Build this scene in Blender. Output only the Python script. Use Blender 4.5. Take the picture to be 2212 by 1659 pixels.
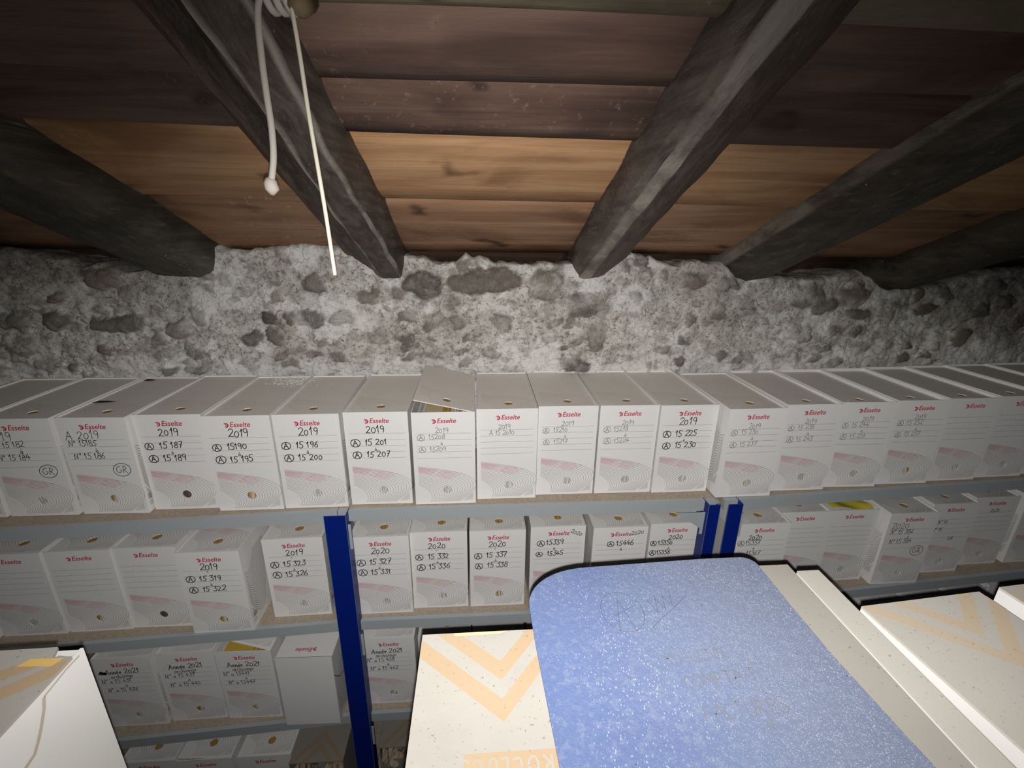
import bpy, math, random
import numpy as np
from mathutils import Matrix, Vector
for o in list(bpy.data.objects): bpy.data.objects.remove(o, do_unlink=True)
SC = bpy.context.scene
COL = SC.collection
PI = math.pi
# ------------------------------------------------------------------ camera
PITCH, YAW, ROLL = (math.radians(t) for t in (18.428, 4.1775, 0.819))
CAMZ = 1.85
def cam_basis():
    cy, sy, cp, sp = math.cos(YAW), math.sin(YAW), math.cos(PITCH), math.sin(PITCH)
    f = Vector((sy*cp, cy*cp, -sp)); r = Vector((cy, -sy, 0)); u = r.cross(f)
    c, s = math.cos(ROLL), math.sin(ROLL)
    return c*r+s*u, -s*r+c*u, f
CR, CU, CF = cam_basis()
def frame(loc):
    return Matrix(((CR.x, CU.x, -CF.x, loc[0]), (CR.y, CU.y, -CF.y, loc[1]), (CR.z, CU.z, -CF.z, loc[2]), (0, 0, 0, 1)))
cd = bpy.data.cameras.new('camera'); cam = bpy.data.objects.new('camera', cd); COL.objects.link(cam)
cd.sensor_width = 36; cd.lens = 36*1000/2212; cd.clip_start = .01
cam.matrix_world = frame((0, 0, CAMZ))
SC.camera = cam
# ------------------------------------------------------------------ world, phone flash, exposure
wd = bpy.data.worlds.new('world'); SC.world = wd; wd.use_nodes = True
wd.node_tree.nodes['Background'].inputs[0].default_value = (.9, .95, 1, 1)
wd.node_tree.nodes['Background'].inputs[1].default_value = .004
FLASH_W = 43
ld = bpy.data.lights.new('phone_flash', 'POINT'); ld.energy = FLASH_W; ld.shadow_soft_size = .002
ld.color = (1, .985, .96)
fl = bpy.data.objects.new('phone_flash', ld); COL.objects.link(fl)
fp = Vector((0, 0, CAMZ)) - CU*.010 + CR*.001
fl.matrix_world = frame(fp)
ld.use_nodes = True                       # the flash lens throws a broad beam that weakens off its axis
nt = ld.node_tree; em = nt.nodes['Emission']
tc = nt.nodes.new('ShaderNodeTexCoord'); sx = nt.nodes.new('ShaderNodeSeparateXYZ')
nt.links.new(tc.outputs['Normal'], sx.inputs[0])
def mth(op, a, b=None, t=nt):
    n = t.nodes.new('ShaderNodeMath'); n.operation = op
    for i, v in enumerate((a, b)):
        if v is None: continue
        if isinstance(v, (int, float)): n.inputs[i].default_value = v
        else: t.links.new(v, n.inputs[i])
    return n.outputs[0]
az = mth('ABSOLUTE', sx.outputs[2])
tv = mth('DIVIDE', sx.outputs[1], az); th = mth('DIVIDE', sx.outputs[0], az)
mp = mth('MULTIPLY_ADD', tv, .25)
mp.node.inputs[2].default_value = .5
fc = nt.nodes.new('ShaderNodeFloatCurve'); nt.links.new(mp, fc.inputs['Value'])
cv = fc.mapping.curves[0]
BEAM = [(0, .34), (.24, .50), (.30, .63), (.348, .90), (.40, 1.06), (.5, 1.03), (.6, 1), (.7, .95), (.8, .9), (1, .8)]
cv.points[0].location = BEAM[0]; cv.points[1].location = BEAM[-1]
for p in BEAM[1:-1]: cv.points.new(*p)
fc.mapping.update()
ths = mth('SUBTRACT', th, .22)
hh = mth('POWER', mth('ABSOLUTE', mth('DIVIDE', ths, 1.6)), 4)
up = mth('POWER', mth('DIVIDE', mth('MAXIMUM', tv, 0.0), .65), 3)
uu = mth('MULTIPLY', up, mth('ADD', mth('MULTIPLY', mth('POWER', mth('ABSOLUTE', mth('ADD', th, .08)), 4), 62.0), 1.0))
hp = mth('DIVIDE', 1.0, mth('ADD', mth('ADD', hh, uu), 1.0))
nt.links.new(mth('MULTIPLY', fc.outputs[0], hp), em.inputs['Strength'])
SC.view_settings.view_transform = 'Standard'; SC.view_settings.look = 'None'
SC.view_settings.gamma = 1; SC.view_settings.use_curve_mapping = False
SC.view_settings.exposure = 0.0
# ------------------------------------------------------------------ helpers
RNG = random.Random(7)
class MB:
    def __init__(s): s.v = []; s.f = []; s.m = []
    def face(s, pts, m=0):
        b = len(s.v); s.v.extend([tuple(p) for p in pts]); s.f.append(tuple(range(b, b+len(pts)))); s.m.append(m)
    def mesh(s, verts, faces, m=0):
        b = len(s.v); s.v.extend([tuple(p) for p in verts])
        for f in faces: s.f.append(tuple(i+b for i in f)); s.m.append(m)
    def box(s, x0, y0, z0, x1, y1, z1, m=0):
        v = [(x, y, z) for z in (z0, z1) for y in (y0, y1) for x in (x0, x1)]
        s.mesh(v, [(0, 2, 3, 1), (4, 5, 7, 6), (0, 1, 5, 4), (2, 6, 7, 3), (0, 4, 6, 2), (1, 3, 7, 5)], m)
    def prism(s, poly, z0, z1, m=0, fn=None):      # polygon in the xy plane pulled from z0 to z1
        n = len(poly)
        v = [(x, y, z0) for x, y in poly]+[(x, y, z1) for x, y in poly]
        if fn: v = [fn(*p) for p in v]
        s.mesh(v, [tuple(range(n-1, -1, -1)), tuple(range(n, 2*n))]+[(i, (i+1) % n, n+(i+1) % n, n+i) for i in range(n)], m)
    def tube(s, pts, r, m=0, n=8, caps=True):
        P = [Vector(p) for p in pts]; rings = []
        rr = r if isinstance(r, (list, tuple)) else [r]*len(P)
        up = Vector((0.3, .2, 1)).normalized()
        for i, p in enumerate(P):
            t = (P[min(i+1, len(P)-1)]-P[max(i-1, 0)]).normalized()
            a = t.cross(up)
            if a.length < 1e-3: a = t.cross(Vector((1, 0, 0)))
            a.normalize(); b = t.cross(a)
            rings.append([p+(a*math.cos(2*PI*k/n)+b*math.sin(2*PI*k/n))*rr[i] for k in range(n)])
        v = [q for g in rings for q in g]
        f = [(i*n+k, i*n+(k+1) % n, (i+1)*n+(k+1) % n, (i+1)*n+k) for i in range(len(P)-1) for k in range(n)]
        if caps: f += [tuple(range(n-1, -1, -1)), tuple(range((len(P)-1)*n, len(P)*n))]
        s.mesh(v, f, m)
    def ribbon(s, pts, w, m, fn):                  # flat pen stroke; fn maps 2-D to 3-D
        runs = [[pts[0]]]
        for i in range(1, len(pts)):
            runs[-1].append(pts[i])
            if i < len(pts)-1:
                a, b, c = pts[i-1], pts[i], pts[i+1]
                u = (b[0]-a[0], b[1]-a[1]); v = (c[0]-b[0], c[1]-b[1])
                if u[0]*v[0]+u[1]*v[1] < .5*math.hypot(*u)*math.hypot(*v): runs.append([b])
        for ri, R in enumerate(runs):
            n = len(R)
            if n < 2: continue
            e = w*.35 if len(runs) > 1 else 0
            def ext(p, q):
                d = math.hypot(p[0]-q[0], p[1]-q[1]) or 1e-9
                return (p[0]+(p[0]-q[0])/d*e, p[1]+(p[1]-q[1])/d*e)
            R = [ext(R[0], R[1])]+R[1:-1]+[ext(R[-1], R[-2])]
            L = []
            for i in range(n):
                a = R[max(i-1, 0)]; b = R[min(i+1, n-1)]
                dx, dy = b[0]-a[0], b[1]-a[1]; d = math.hypot(dx, dy) or 1e-9
                nx, ny = -dy/d*w/2, dx/d*w/2
                L.append(((R[i][0]-nx, R[i][1]-ny), (R[i][0]+nx, R[i][1]+ny)))
            v = [Vector(fn(*q)) for p in L for q in p]
            if ri:                                 # crossing strokes must not share a plane
                nv = (v[2]-v[0]).cross(v[3]-v[0]); nv.normalize(); v = [q+nv*(ri*2.5e-5) for q in v]
            s.mesh(v, [(2*i, 2*i+2, 2*i+3, 2*i+1) for i in range(n-1)], m)
    def data(s, name, mats, smooth=False):
        me = bpy.data.meshes.new(name); me.from_pydata(s.v, [], s.f)
        for m in mats: me.materials.append(m)
        me.polygons.foreach_set('material_index', s.m)
        if smooth: me.polygons.foreach_set('use_smooth', [True]*len(s.f))
        me.update(); return me
    def build(s, name, mats, parent=None, smooth=False):
        return put(name, s.data(name, mats, smooth), parent)
def put(name, me, parent=None, loc=None):
    o = bpy.data.objects.new(name, me); COL.objects.link(o)
    if parent: o.parent = parent
    if loc: o.location = loc
    return o
def tag(o, label=None, cat=None, group=None, kind=None):
    for k, v in (('label', label), ('category', cat), ('group', group), ('kind', kind)):
        if v: o[k] = v
    return o
def thing(name, label, cat, loc=(0, 0, 0), rz=0, group=None):
    o = bpy.data.objects.new(name, None); COL.objects.link(o); o.empty_display_size = .05
    o.location = loc; o.rotation_euler = (0, 0, rz)
    return tag(o, label, cat, group)
# ------------------------------------------------------------------ materials
class Mat:
    def __init__(s, name, rough=.7):
        s.m = bpy.data.materials.new(name); s.m.use_nodes = True; s.t = s.m.node_tree
        s.b = s.t.nodes['Principled BSDF']; s.b.inputs['Roughness'].default_value = rough
        s.b.inputs['Specular IOR Level'].default_value = .25
        s.co = s.t.nodes.new('ShaderNodeTexCoord').outputs['Object']
    def n(s, t, **kw):
        n = s.t.nodes.new('ShaderNode'+t)
        for k, v in kw.items(): setattr(n, k, v)
        return n
    def l(s, a, b): s.t.links.new(a, b)
    def mapd(s, scale=(1, 1, 1), src=None):
        n = s.n('Mapping'); n.inputs['Scale'].default_value = scale; s.l(src or s.co, n.inputs[0]); return n.outputs[0]
    def noise(s, scale, detail=4, rough=.55, src=None, dist=0, out=0):
        n = s.n('TexNoise'); n.inputs['Scale'].default_value = scale; n.inputs['Detail'].default_value = detail
        n.inputs['Roughness'].default_value = rough; n.inputs['Distortion'].default_value = dist
        s.l(src or s.co, n.inputs['Vector']); return n.outputs[out]
    def voro(s, scale, src=None, out='Distance', rnd=1):
        n = s.n('TexVoronoi'); n.inputs['Scale'].default_value = scale; n.inputs['Randomness'].default_value = rnd
        s.l(src or s.co, n.inputs['Vector']); return n.outputs[out]
    def ramp(s, src, a, b):
        n = s.n('MapRange'); n.inputs['From Min'].default_value = a; n.inputs['From Max'].default_value = b
        n.interpolation_type = 'SMOOTHSTEP'; s.l(src, n.inputs['Value']); return n.outputs[0]
    def mix(s, fac, a, b):
        n = s.n('Mix'); n.data_type = 'RGBA'
        for v, i in ((fac, 0), (a, 6), (b, 7)):
            if isinstance(v, (tuple, list)): n.inputs[i].default_value = (*v, 1)
            elif isinstance(v, (int, float)): n.inputs[i].default_value = v
            else: s.l(v, n.inputs[i])
        return n.outputs[2]
    def mth(s, op, a, b=None): return mth(op, a, b, s.t)
    def color(s, c):
        if isinstance(c, (tuple, list)): s.b.inputs['Base Color'].default_value = (*c, 1)
        else: s.l(c, s.b.inputs['Base Color'])
        return s
    def bump(s, h, strength=.3, dist=.002):
        n = s.n('Bump'); n.inputs['Strength'].default_value = strength; n.inputs['Distance'].default_value = dist
        s.l(h, n.inputs['Height']); s.l(n.outputs[0], s.b.inputs['Normal']); return s
def flat(name, c, rough=.7, spec=.25, metal=0):
    M = Mat(name, rough); M.color(c); M.b.inputs['Specular IOR Level'].default_value = spec
    M.b.inputs['Metallic'].default_value = metal; return M.m
def card(name, c, dust=None, amount=.5, specks=False):
    M = Mat(name, .62)
    big = M.noise(9, 3)
    col = M.mix(M.mth('MULTIPLY', big, .3), c, tuple(x*.86 for x in c))
    if dust:
        col = M.mix(M.mth('ADD', M.mth('MULTIPLY', M.ramp(M.noise(26, 6, .7), .3, .7), .3), amount), c, dust)
        sp = M.ramp(M.noise(420, 2, .5), .66, .71)
        col = M.mix(M.mth('MULTIPLY', sp, .6), col, (.1, .085, .07))
        v = M.voro(85); sp2 = M.ramp(v, .12, .07)
        col = M.mix(M.mth('MULTIPLY', sp2, M.ramp(M.noise(14, 2), .52, .6)), col, (.05, .045, .04))
        v = M.voro(60, M.mapd((1.07, .93, 1))); sp3 = M.ramp(v, .09, .05)
        col = M.mix(M.mth('MULTIPLY', sp3, M.ramp(M.noise(11, 2), .5, .56)), col, (.85, .84, .8))
    M.color(col); M.bump(M.noise(160, 3), .08, .001); return M.m
WHITE = card('white_card', (.83, .815, .80))
CARDB = card('inner_card', (.74, .70, .63))
DUSTY = card('dusty_card', (.87, .85, .82), (.80, .76, .69), .5)
RED = flat('red_ink', (.52, .018, .06), .5)
PINK = flat('rose_ink', (.50, .20, .22))
GREY = flat('grey_ink', (.22, .19, .19))
GREYD = flat('grey_ink_under_dust', (.54, .51, .47))
BUFF = flat('buff_folder', (.60, .49, .30), .6)
BLACK = flat('black_marker', (.018, .018, .022), .45)
PEN = flat('grey_pencil', (.12, .12, .13), .5)
FAINT = flat('faded_pencil', (.42, .41, .40), .6)
def docs_mat(name, c, c2):
    M = Mat(name, .6); w = M.noise(300, 2, .5, M.mapd((1, .02, .02)))
    M.color(M.mix(M.ramp(w, .4, .6), c, c2)); return M.m
PAPER = docs_mat('paper_edges', (.78, .77, .74), (.42, .41, .40))
AMBER = docs_mat('amber_folder', (.62, .40, .10), (.40, .22, .04))
DARKD = docs_mat('brown_folder', (.10, .075, .06), (.16, .12, .09))
YELL = flat('yellow_folder', (.62, .43, .07), .45)
# ------------------------------------------------------------------ handwriting: every glyph is pen strokes
def ell(cx, cy, rx, ry, a0=90, a1=450, n=16):
    return [(cx+rx*math.cos(math.radians(a0+(a1-a0)*i/n)), cy+ry*math.sin(math.radians(a0+(a1-a0)*i/n))) for i in range(n+1)]
G = {
'0': (.62, [ell(.3, .42, .26, .40, 80, 445)]), '1': (.42, [[(.02, .6), (.2, .95), (.2, .02)]]),
'2': (.64, [ell(.28, .72, .22, .24, 170, -40, 10)+[(.05, .03), (.16, .1), (.58, .04)]]),
'3': (.6, [[(.06, .95), (.5, .95), (.22, .58)]+ell(.24, .3, .26, .29, 80, -150, 10)]),
'4': (.62, [[(.36, .98), (.04, .38), (.58, .4)], [(.4, .64), (.38, .0)]]),
'5': (.62, [[(.56, .96), (.16, .92), (.12, .56)]+ell(.22, .28, .26, .28, 95, -140, 10)]),
'6': (.6, [[(.46, .98), (.2, .66)]+ell(.28, .26, .22, .25, 150, -210, 14)]),
'7': (.58, [[(.04, .92), (.52, .95), (.2, .0)], [(.14, .48), (.46, .52)]]),
'8': (.6, [ell(.28, .72, .18, .22, -80, 280, 12)+ell(.28, .25, .23, .25, 90, -270, 12)]),
'9': (.58, [ell(.25, .7, .2, .24, 20, 380, 12)+[(.46, .4), (.38, .02)]]),
'A': (.75, [[(.05, .0), (.36, .98), (.66, .0)], [(.14, .36), (.6, .38)]]),
'N': (.75, [[(.06, .0), (.1, .95), (.52, .05), (.58, .98)]]), 'G': (.78, [ell(.38, .5, .32, .46, 50, 330, 14)+[(.66, .42), (.4, .44)]]),
'R': (.7, [[(.1, .0), (.12, .96)]+ell(.2, .72, .28, .24, 90, -90, 8)+[(.6, .0)]]), 'o': (.36, [ell(.14, .84, .11, .13)]), '.': (.2, [[(.06, .02), (.12, .04)]]),
'a': (.5, [ell(.2, .24, .17, .22, 20, 380, 12)+[(.38, .46), (.38, .1), (.48, .03)]]),
'n': (.5, [[(.04, .44), (.08, .02), (.1, .3), (.26, .46), (.34, .3), (.36, .03), (.48, .1)]]),
'e': (.42, [[(.05, .22), (.32, .3)]+ell(.2, .26, .14, .2, 10, 310, 10)]), '\u00e9': (.42, [[(.05, .22), (.32, .3)]+ell(.2, .26, .14, .2, 10, 310, 10), [(.18, .6), (.32, .76)]]),
'r': (.4, [[(.04, .44), (.08, .02), (.1, .3), (.34, .44)]]), 'c': (.4, [ell(.2, .24, .16, .22, 50, 310, 10)]),
'h': (.5, [[(.1, .98), (.06, .02), (.12, .34), (.3, .46), (.36, .02), (.46, .08)]]), 'i': (.26, [[(.08, .46), (.1, .03), (.22, .08)], [(.1, .66), (.12, .7)]]),
'v': (.42, [[(.04, .46), (.18, .02), (.36, .46)]]), 'g': (.5, [ell(.2, .24, .17, .22, 20, 380, 12)+[(.38, .4), (.34, -.34), (.1, -.3)]]),
'B': (.66, [[(.08, 0), (.1, .96)]+ell(.18, .73, .26, .23, 90, -90, 8)+ell(.18, .25, .32, .25, 90, -90, 8)+[(.08, 0)]]),
'U': (.7, [[(.08, .96), (.08, .3)]+ell(.32, .28, .24, .27, 180, 360, 8)+[(.56, .96)]]), 'L': (.58, [[(.1, .96), (.1, .02), (.5, .04)]]),
'E': (.6, [[(.52, .95), (.1, .95), (.1, .02), (.54, .03)], [(.1, .5), (.44, .5)]]), 'T': (.62, [[(.02, .95), (.6, .95)], [(.3, .95), (.3, 0)]]),
'I': (.3, [[(.14, .95), (.14, 0)]]), 'S': (.6, [ell(.3, .72, .22, .23, 40, 270, 8)+ell(.28, .25, .24, .25, 85, -150, 8)]),
'C': (.66, [ell(.36, .48, .3, .46, 50, 310, 12)]), 'O': (.72, [ell(.35, .48, .3, .46)]), 'M': (.82, [[(.06, 0), (.12, .96), (.4, .3), (.66, .96), (.74, 0)]]),
'P': (.62, [[(.1, 0), (.1, .96)]+ell(.18, .71, .3, .25, 90, -90, 8)+[(.1, .46)]]), 'F': (.58, [[(.54, .95), (.1, .95), (.1, 0)], [(.1, .5), (.44, .5)]]),
'D': (.7, [[(.1, 0), (.1, .96)]+ell(.2, .48, .4, .48, 90, -90, 10)+[(.1, 0)]]),
'\u00e0': (.42, [ell(.2, .24, .16, .2, 20, 380, 10)+[(.36, .42), (.36, .1), (.44, .03)], [(.12, .8), (.26, .6)]]),
'@': (1.5, [ell(.62, .4, .62, .56, 70, 440, 22), [(.32, .02), (.56, .8), (.92, .02)], [(.4, .32), (.84, .34)]]),
'&': (2.2, [ell(.95, .42, .98, .84, 60, 432, 26), ell(.62, .44, .28, .4, 50, 330, 12)+[(.88, .38), (.66, .4)], [(1.08, .02), (1.1, .86)]+ell(1.16, .64, .26, .22, 90, -90, 8)+[(1.56, .0)]]),
'-': (.5, [[(.06, .3), (.42, .36)]]), '_': (1, [[(.06, -.12), (.6, -.1)]]), ' ': (.42, [])}
def write(mb, text, x, z, h, w, m, fn, rng, sp=1.0, slope=0.03):
    x0 = x
    for ch in text:
        adv, st = G[ch]; k = h*rng.uniform(.90, 1.08)*(.86 if ch == '0' else 1); sh = rng.uniform(-.02, .14); dz = rng.uniform(-.05, .04)*h
        for s in st:
            mb.ribbon([(x+(p[0]+sh*p[1])*k, z+dz+p[1]*k+slope*(x-x0)) for p in s], w, m, fn)
        x += adv*h*sp
    return x
def width(t, h, sp=1.0): return sum(G[c][0] for c in t)*h*sp
# ------------------------------------------------------------------ the setting
def vnoise(x, y, seed, octaves=4, rough=.5):
    r = np.random.RandomState(seed); g = r.rand(256, 256); out = np.zeros_like(x); amp = 1; tot = 0
    for o in range(octaves):
        xi = np.floor(x).astype(int); yi = np.floor(y).astype(int); fx = x-xi; fy = y-yi
        fx = fx*fx*(3-2*fx); fy = fy*fy*(3-2*fy)
        a = g[xi % 256, yi % 256]; b = g[(xi+1) % 256, yi % 256]; c = g[xi % 256, (yi+1) % 256]; d = g[(xi+1) % 256, (yi+1) % 256]
        out += amp*(a*(1-fx)*(1-fy)+b*fx*(1-fy)+c*(1-fx)*fy+d*fx*fy); tot += amp
        amp *= rough; x = x*2.03+17.1; y = y*2.03+9.7
    return out/tot
STONES = [(-0.991, 1.593, 0.081, 0.023, 0.8), (-0.581, 1.606, 0.025, 0.024, 0.8), (-0.497, 1.606, 0.038, 0.022, 0.75), (-0.645, 1.549, 0.034, 0.02, 0.75), (-0.803, 1.513, 0.029, 0.016, 0.7), (-0.895, 1.549, 0.016, 0.015, 0.7), (-1.128, 1.66, 0.031, 0.016, 0.7), (-1.001, 1.713, 0.051, 0.028, 0.15), (-0.887, 1.509, 0.037, 0.016, 0.5), (-0.805, 1.458, 0.034, 0.014, 0.6), (-0.877, 1.459, 0.025, 0.011, 0.5), (-0.775, 1.614, 0.025, 0.026, 0.6), (-1.253, 1.593, 0.047, 0.025, 0.7), (-1.143, 1.593, 0.032, 0.025, 0.7), (-1.043, 1.514, 0.029, 0.018, 0.7), (-1.138, 1.461, 0.02, 0.014, 0.6), (-1.267, 1.506, 0.028, 0.022, 0.6), (-0.828, 1.575, 0.037, 0.03, 0.5), (-0.456, 1.705, 0.033, 0.031, 0.7), (-0.576, 1.553, 0.026, 0.027, 0.6), (-0.549, 1.503, 0.043, 0.011, 0.6), (-0.545, 1.471, 0.039, 0.012, 0.7), (-0.155, 1.704, 0.056, 0.038, 0.9), (0.013, 1.712, 0.102, 0.037, 0.85), (-0.446, 1.709, 0.025, 0.032, 0.7), (0.185, 1.706, 0.05, 0.048, 0.5), (0.296, 1.649, 0.043, 0.033, 0.75), (-0.465, 1.609, 0.044, 0.023, 0.75), (-0.384, 1.609, 0.03, 0.023, 0.55), (-0.129, 1.598, 0.038, 0.029, 0.65), (-0.204, 1.617, 0.034, 0.019, 0.5), (-0.064, 1.59, 0.023, 0.029, 0.45), (0.071, 1.598, 0.031, 0.023, 0.4), (-0.082, 1.642, 0.019, 0.015, 0.5), (0.216, 1.59, 0.024, 0.018, 0.55), (-0.288, 1.547, 0.027, 0.016, 0.5), (-0.223, 1.547, 0.031, 0.014, 0.65), (-0.209, 1.523, 0.031, 0.016, 0.6), (-0.031, 1.541, 0.023, 0.008, 0.7), (-0.047, 1.51, 0.02, 0.01, 0.6), (0.04, 1.502, 0.024, 0.014, 0.5), (-0.475, 1.496, 0.034, 0.014, 0.6), (-0.406, 1.5, 0.023, 0.016, 0.5), (-0.207, 1.491, 0.027, 0.01, 0.5), (0.287, 1.469, 0.047, 0.019, 0.75), (0.264, 1.59, 0.016, 0.024, 0.6), (0.287, 1.538, 0.024, 0.016, 0.6), (-0.304, 1.677, 0.04, 0.015, 0.55), (-0.219, 1.677, 0.022, 0.015, 0.5), (-0.042, 1.759, 0.022, 0.018, 0.45), (-0.005, 1.761, 0.011, 0.011, 0.4), (-0.314, 1.507, 0.015, 0.02, 0.4), (-0.125, 1.507, 0.019, 0.016, 0.5), (0.198, 1.546, 0.02, 0.012, 0.45), (0.276, 1.703, 0.019, 0.014, 0.7), (0.297, 1.669, 0.041, 0.012, 0.75), (0.318, 1.632, 0.061, 0.019, 0.75), (0.603, 1.474, 0.017, 0.022, 0.85), (0.402, 1.6, 0.007, 0.013, 0.6), (0.611, 1.54, 0.024, 0.015, 0.65), (0.623, 1.6, 0.017, 0.015, 0.6), (0.463, 1.771, 0.032, 0.018, 0.6), (0.535, 1.723, 0.016, 0.021, 0.65), (0.809, 1.481, 0.039, 0.017, 0.7), (0.734, 1.495, 0.021, 0.015, 0.65), (0.256, 1.524, 0.02, 0.013, 0.65), (0.447, 1.676, 0.029, 0.016, 0.35), (0.35, 1.551, 0.03, 0.049, 0.5), (0.704, 1.619, 0.02, 0.013, 0.5), (0.719, 1.712, 0.033, 0.025, 0.55), (0.617, 1.714, 0.039, 0.022, 0.5), (0.511, 1.472, 0.014, 0.014, 0.4), (0.547, 1.513, 0.024, 0.014, 0.5), (0.973, 1.563, 0.045, 0.032, 0.75), (1.033, 1.642, 0.061, 0.023, 0.8), (1.136, 1.622, 0.05, 0.019, 0.8), (0.969, 1.676, 0.064, 0.034, 0.6), (1.118, 1.676, 0.061, 0.034, 0.65), (1.323, 1.677, 0.025, 0.017, 0.85), (1.364, 1.639, 0.046, 0.014, 0.85), (1.275, 1.642, 0.05, 0.014, 0.7), (1.504, 1.55, 0.039, 0.029, 0.8), (1.416, 1.685, 0.033, 0.019, 0.75), (1.54, 1.631, 0.047, 0.024, 0.8), (1.086, 1.575, 0.037, 0.02, 0.65), (1.149, 1.571, 0.025, 0.016, 0.7), (1.054, 1.519, 0.038, 0.012, 0.75), (1.188, 1.52, 0.03, 0.014, 0.7), (1.285, 1.522, 0.017, 0.012, 0.7), (1.333, 1.518, 0.026, 0.014, 0.7), (1.332, 1.478, 0.022, 0.015, 0.8), (1.108, 1.469, 0.034, 0.019, 0.75), (1.046, 1.482, 0.025, 0.019, 0.65), (1.233, 1.464, 0.022, 0.017, 0.65), (1.25, 1.615, 0.021, 0.016, 0.5), (1.416, 1.488, 0.026, 0.017, 0.6), (1.617, 1.655, 0.039, 0.024, 0.7), (1.575, 1.709, 0.038, 0.015, 0.6), (1.682, 1.599, 0.035, 0.024, 0.8)]
WALLTOP = [(-1.449, 1.791), (-1.232, 1.783), (-1.168, 1.774), (-1.094, 1.755), (-1.042, 1.738), (-0.993, 1.748), (-0.942, 1.726), (-0.846, 1.727), (-0.733, 1.8), (-0.68, 1.788), (-0.622, 1.783), (-0.536, 1.796), (-0.475, 1.803), (-0.427, 1.801), (-0.362, 1.786), (-0.208, 1.779), (-0.17, 1.772), (-0.108, 1.755), (-0.063, 1.764), (-0.037, 1.781), (-0.012, 1.765), (0.001, 1.774), (0.033, 1.761), (0.085, 1.756), (0.215, 1.758), (0.321, 1.762), (0.41, 1.791), (0.465, 1.786), (0.536, 1.757), (0.578, 1.751), (0.596, 1.768), (0.658, 1.762), (0.699, 1.768), (0.747, 1.726), (0.818, 1.723), (0.906, 1.722), (0.982, 1.721), (1.074, 1.736), (1.128, 1.745), (1.201, 1.697), (1.249, 1.689), (1.353, 1.7), (1.425, 1.709), (1.465, 1.723), (1.495, 1.731), (1.56, 1.748), (1.647, 1.756)]

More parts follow.
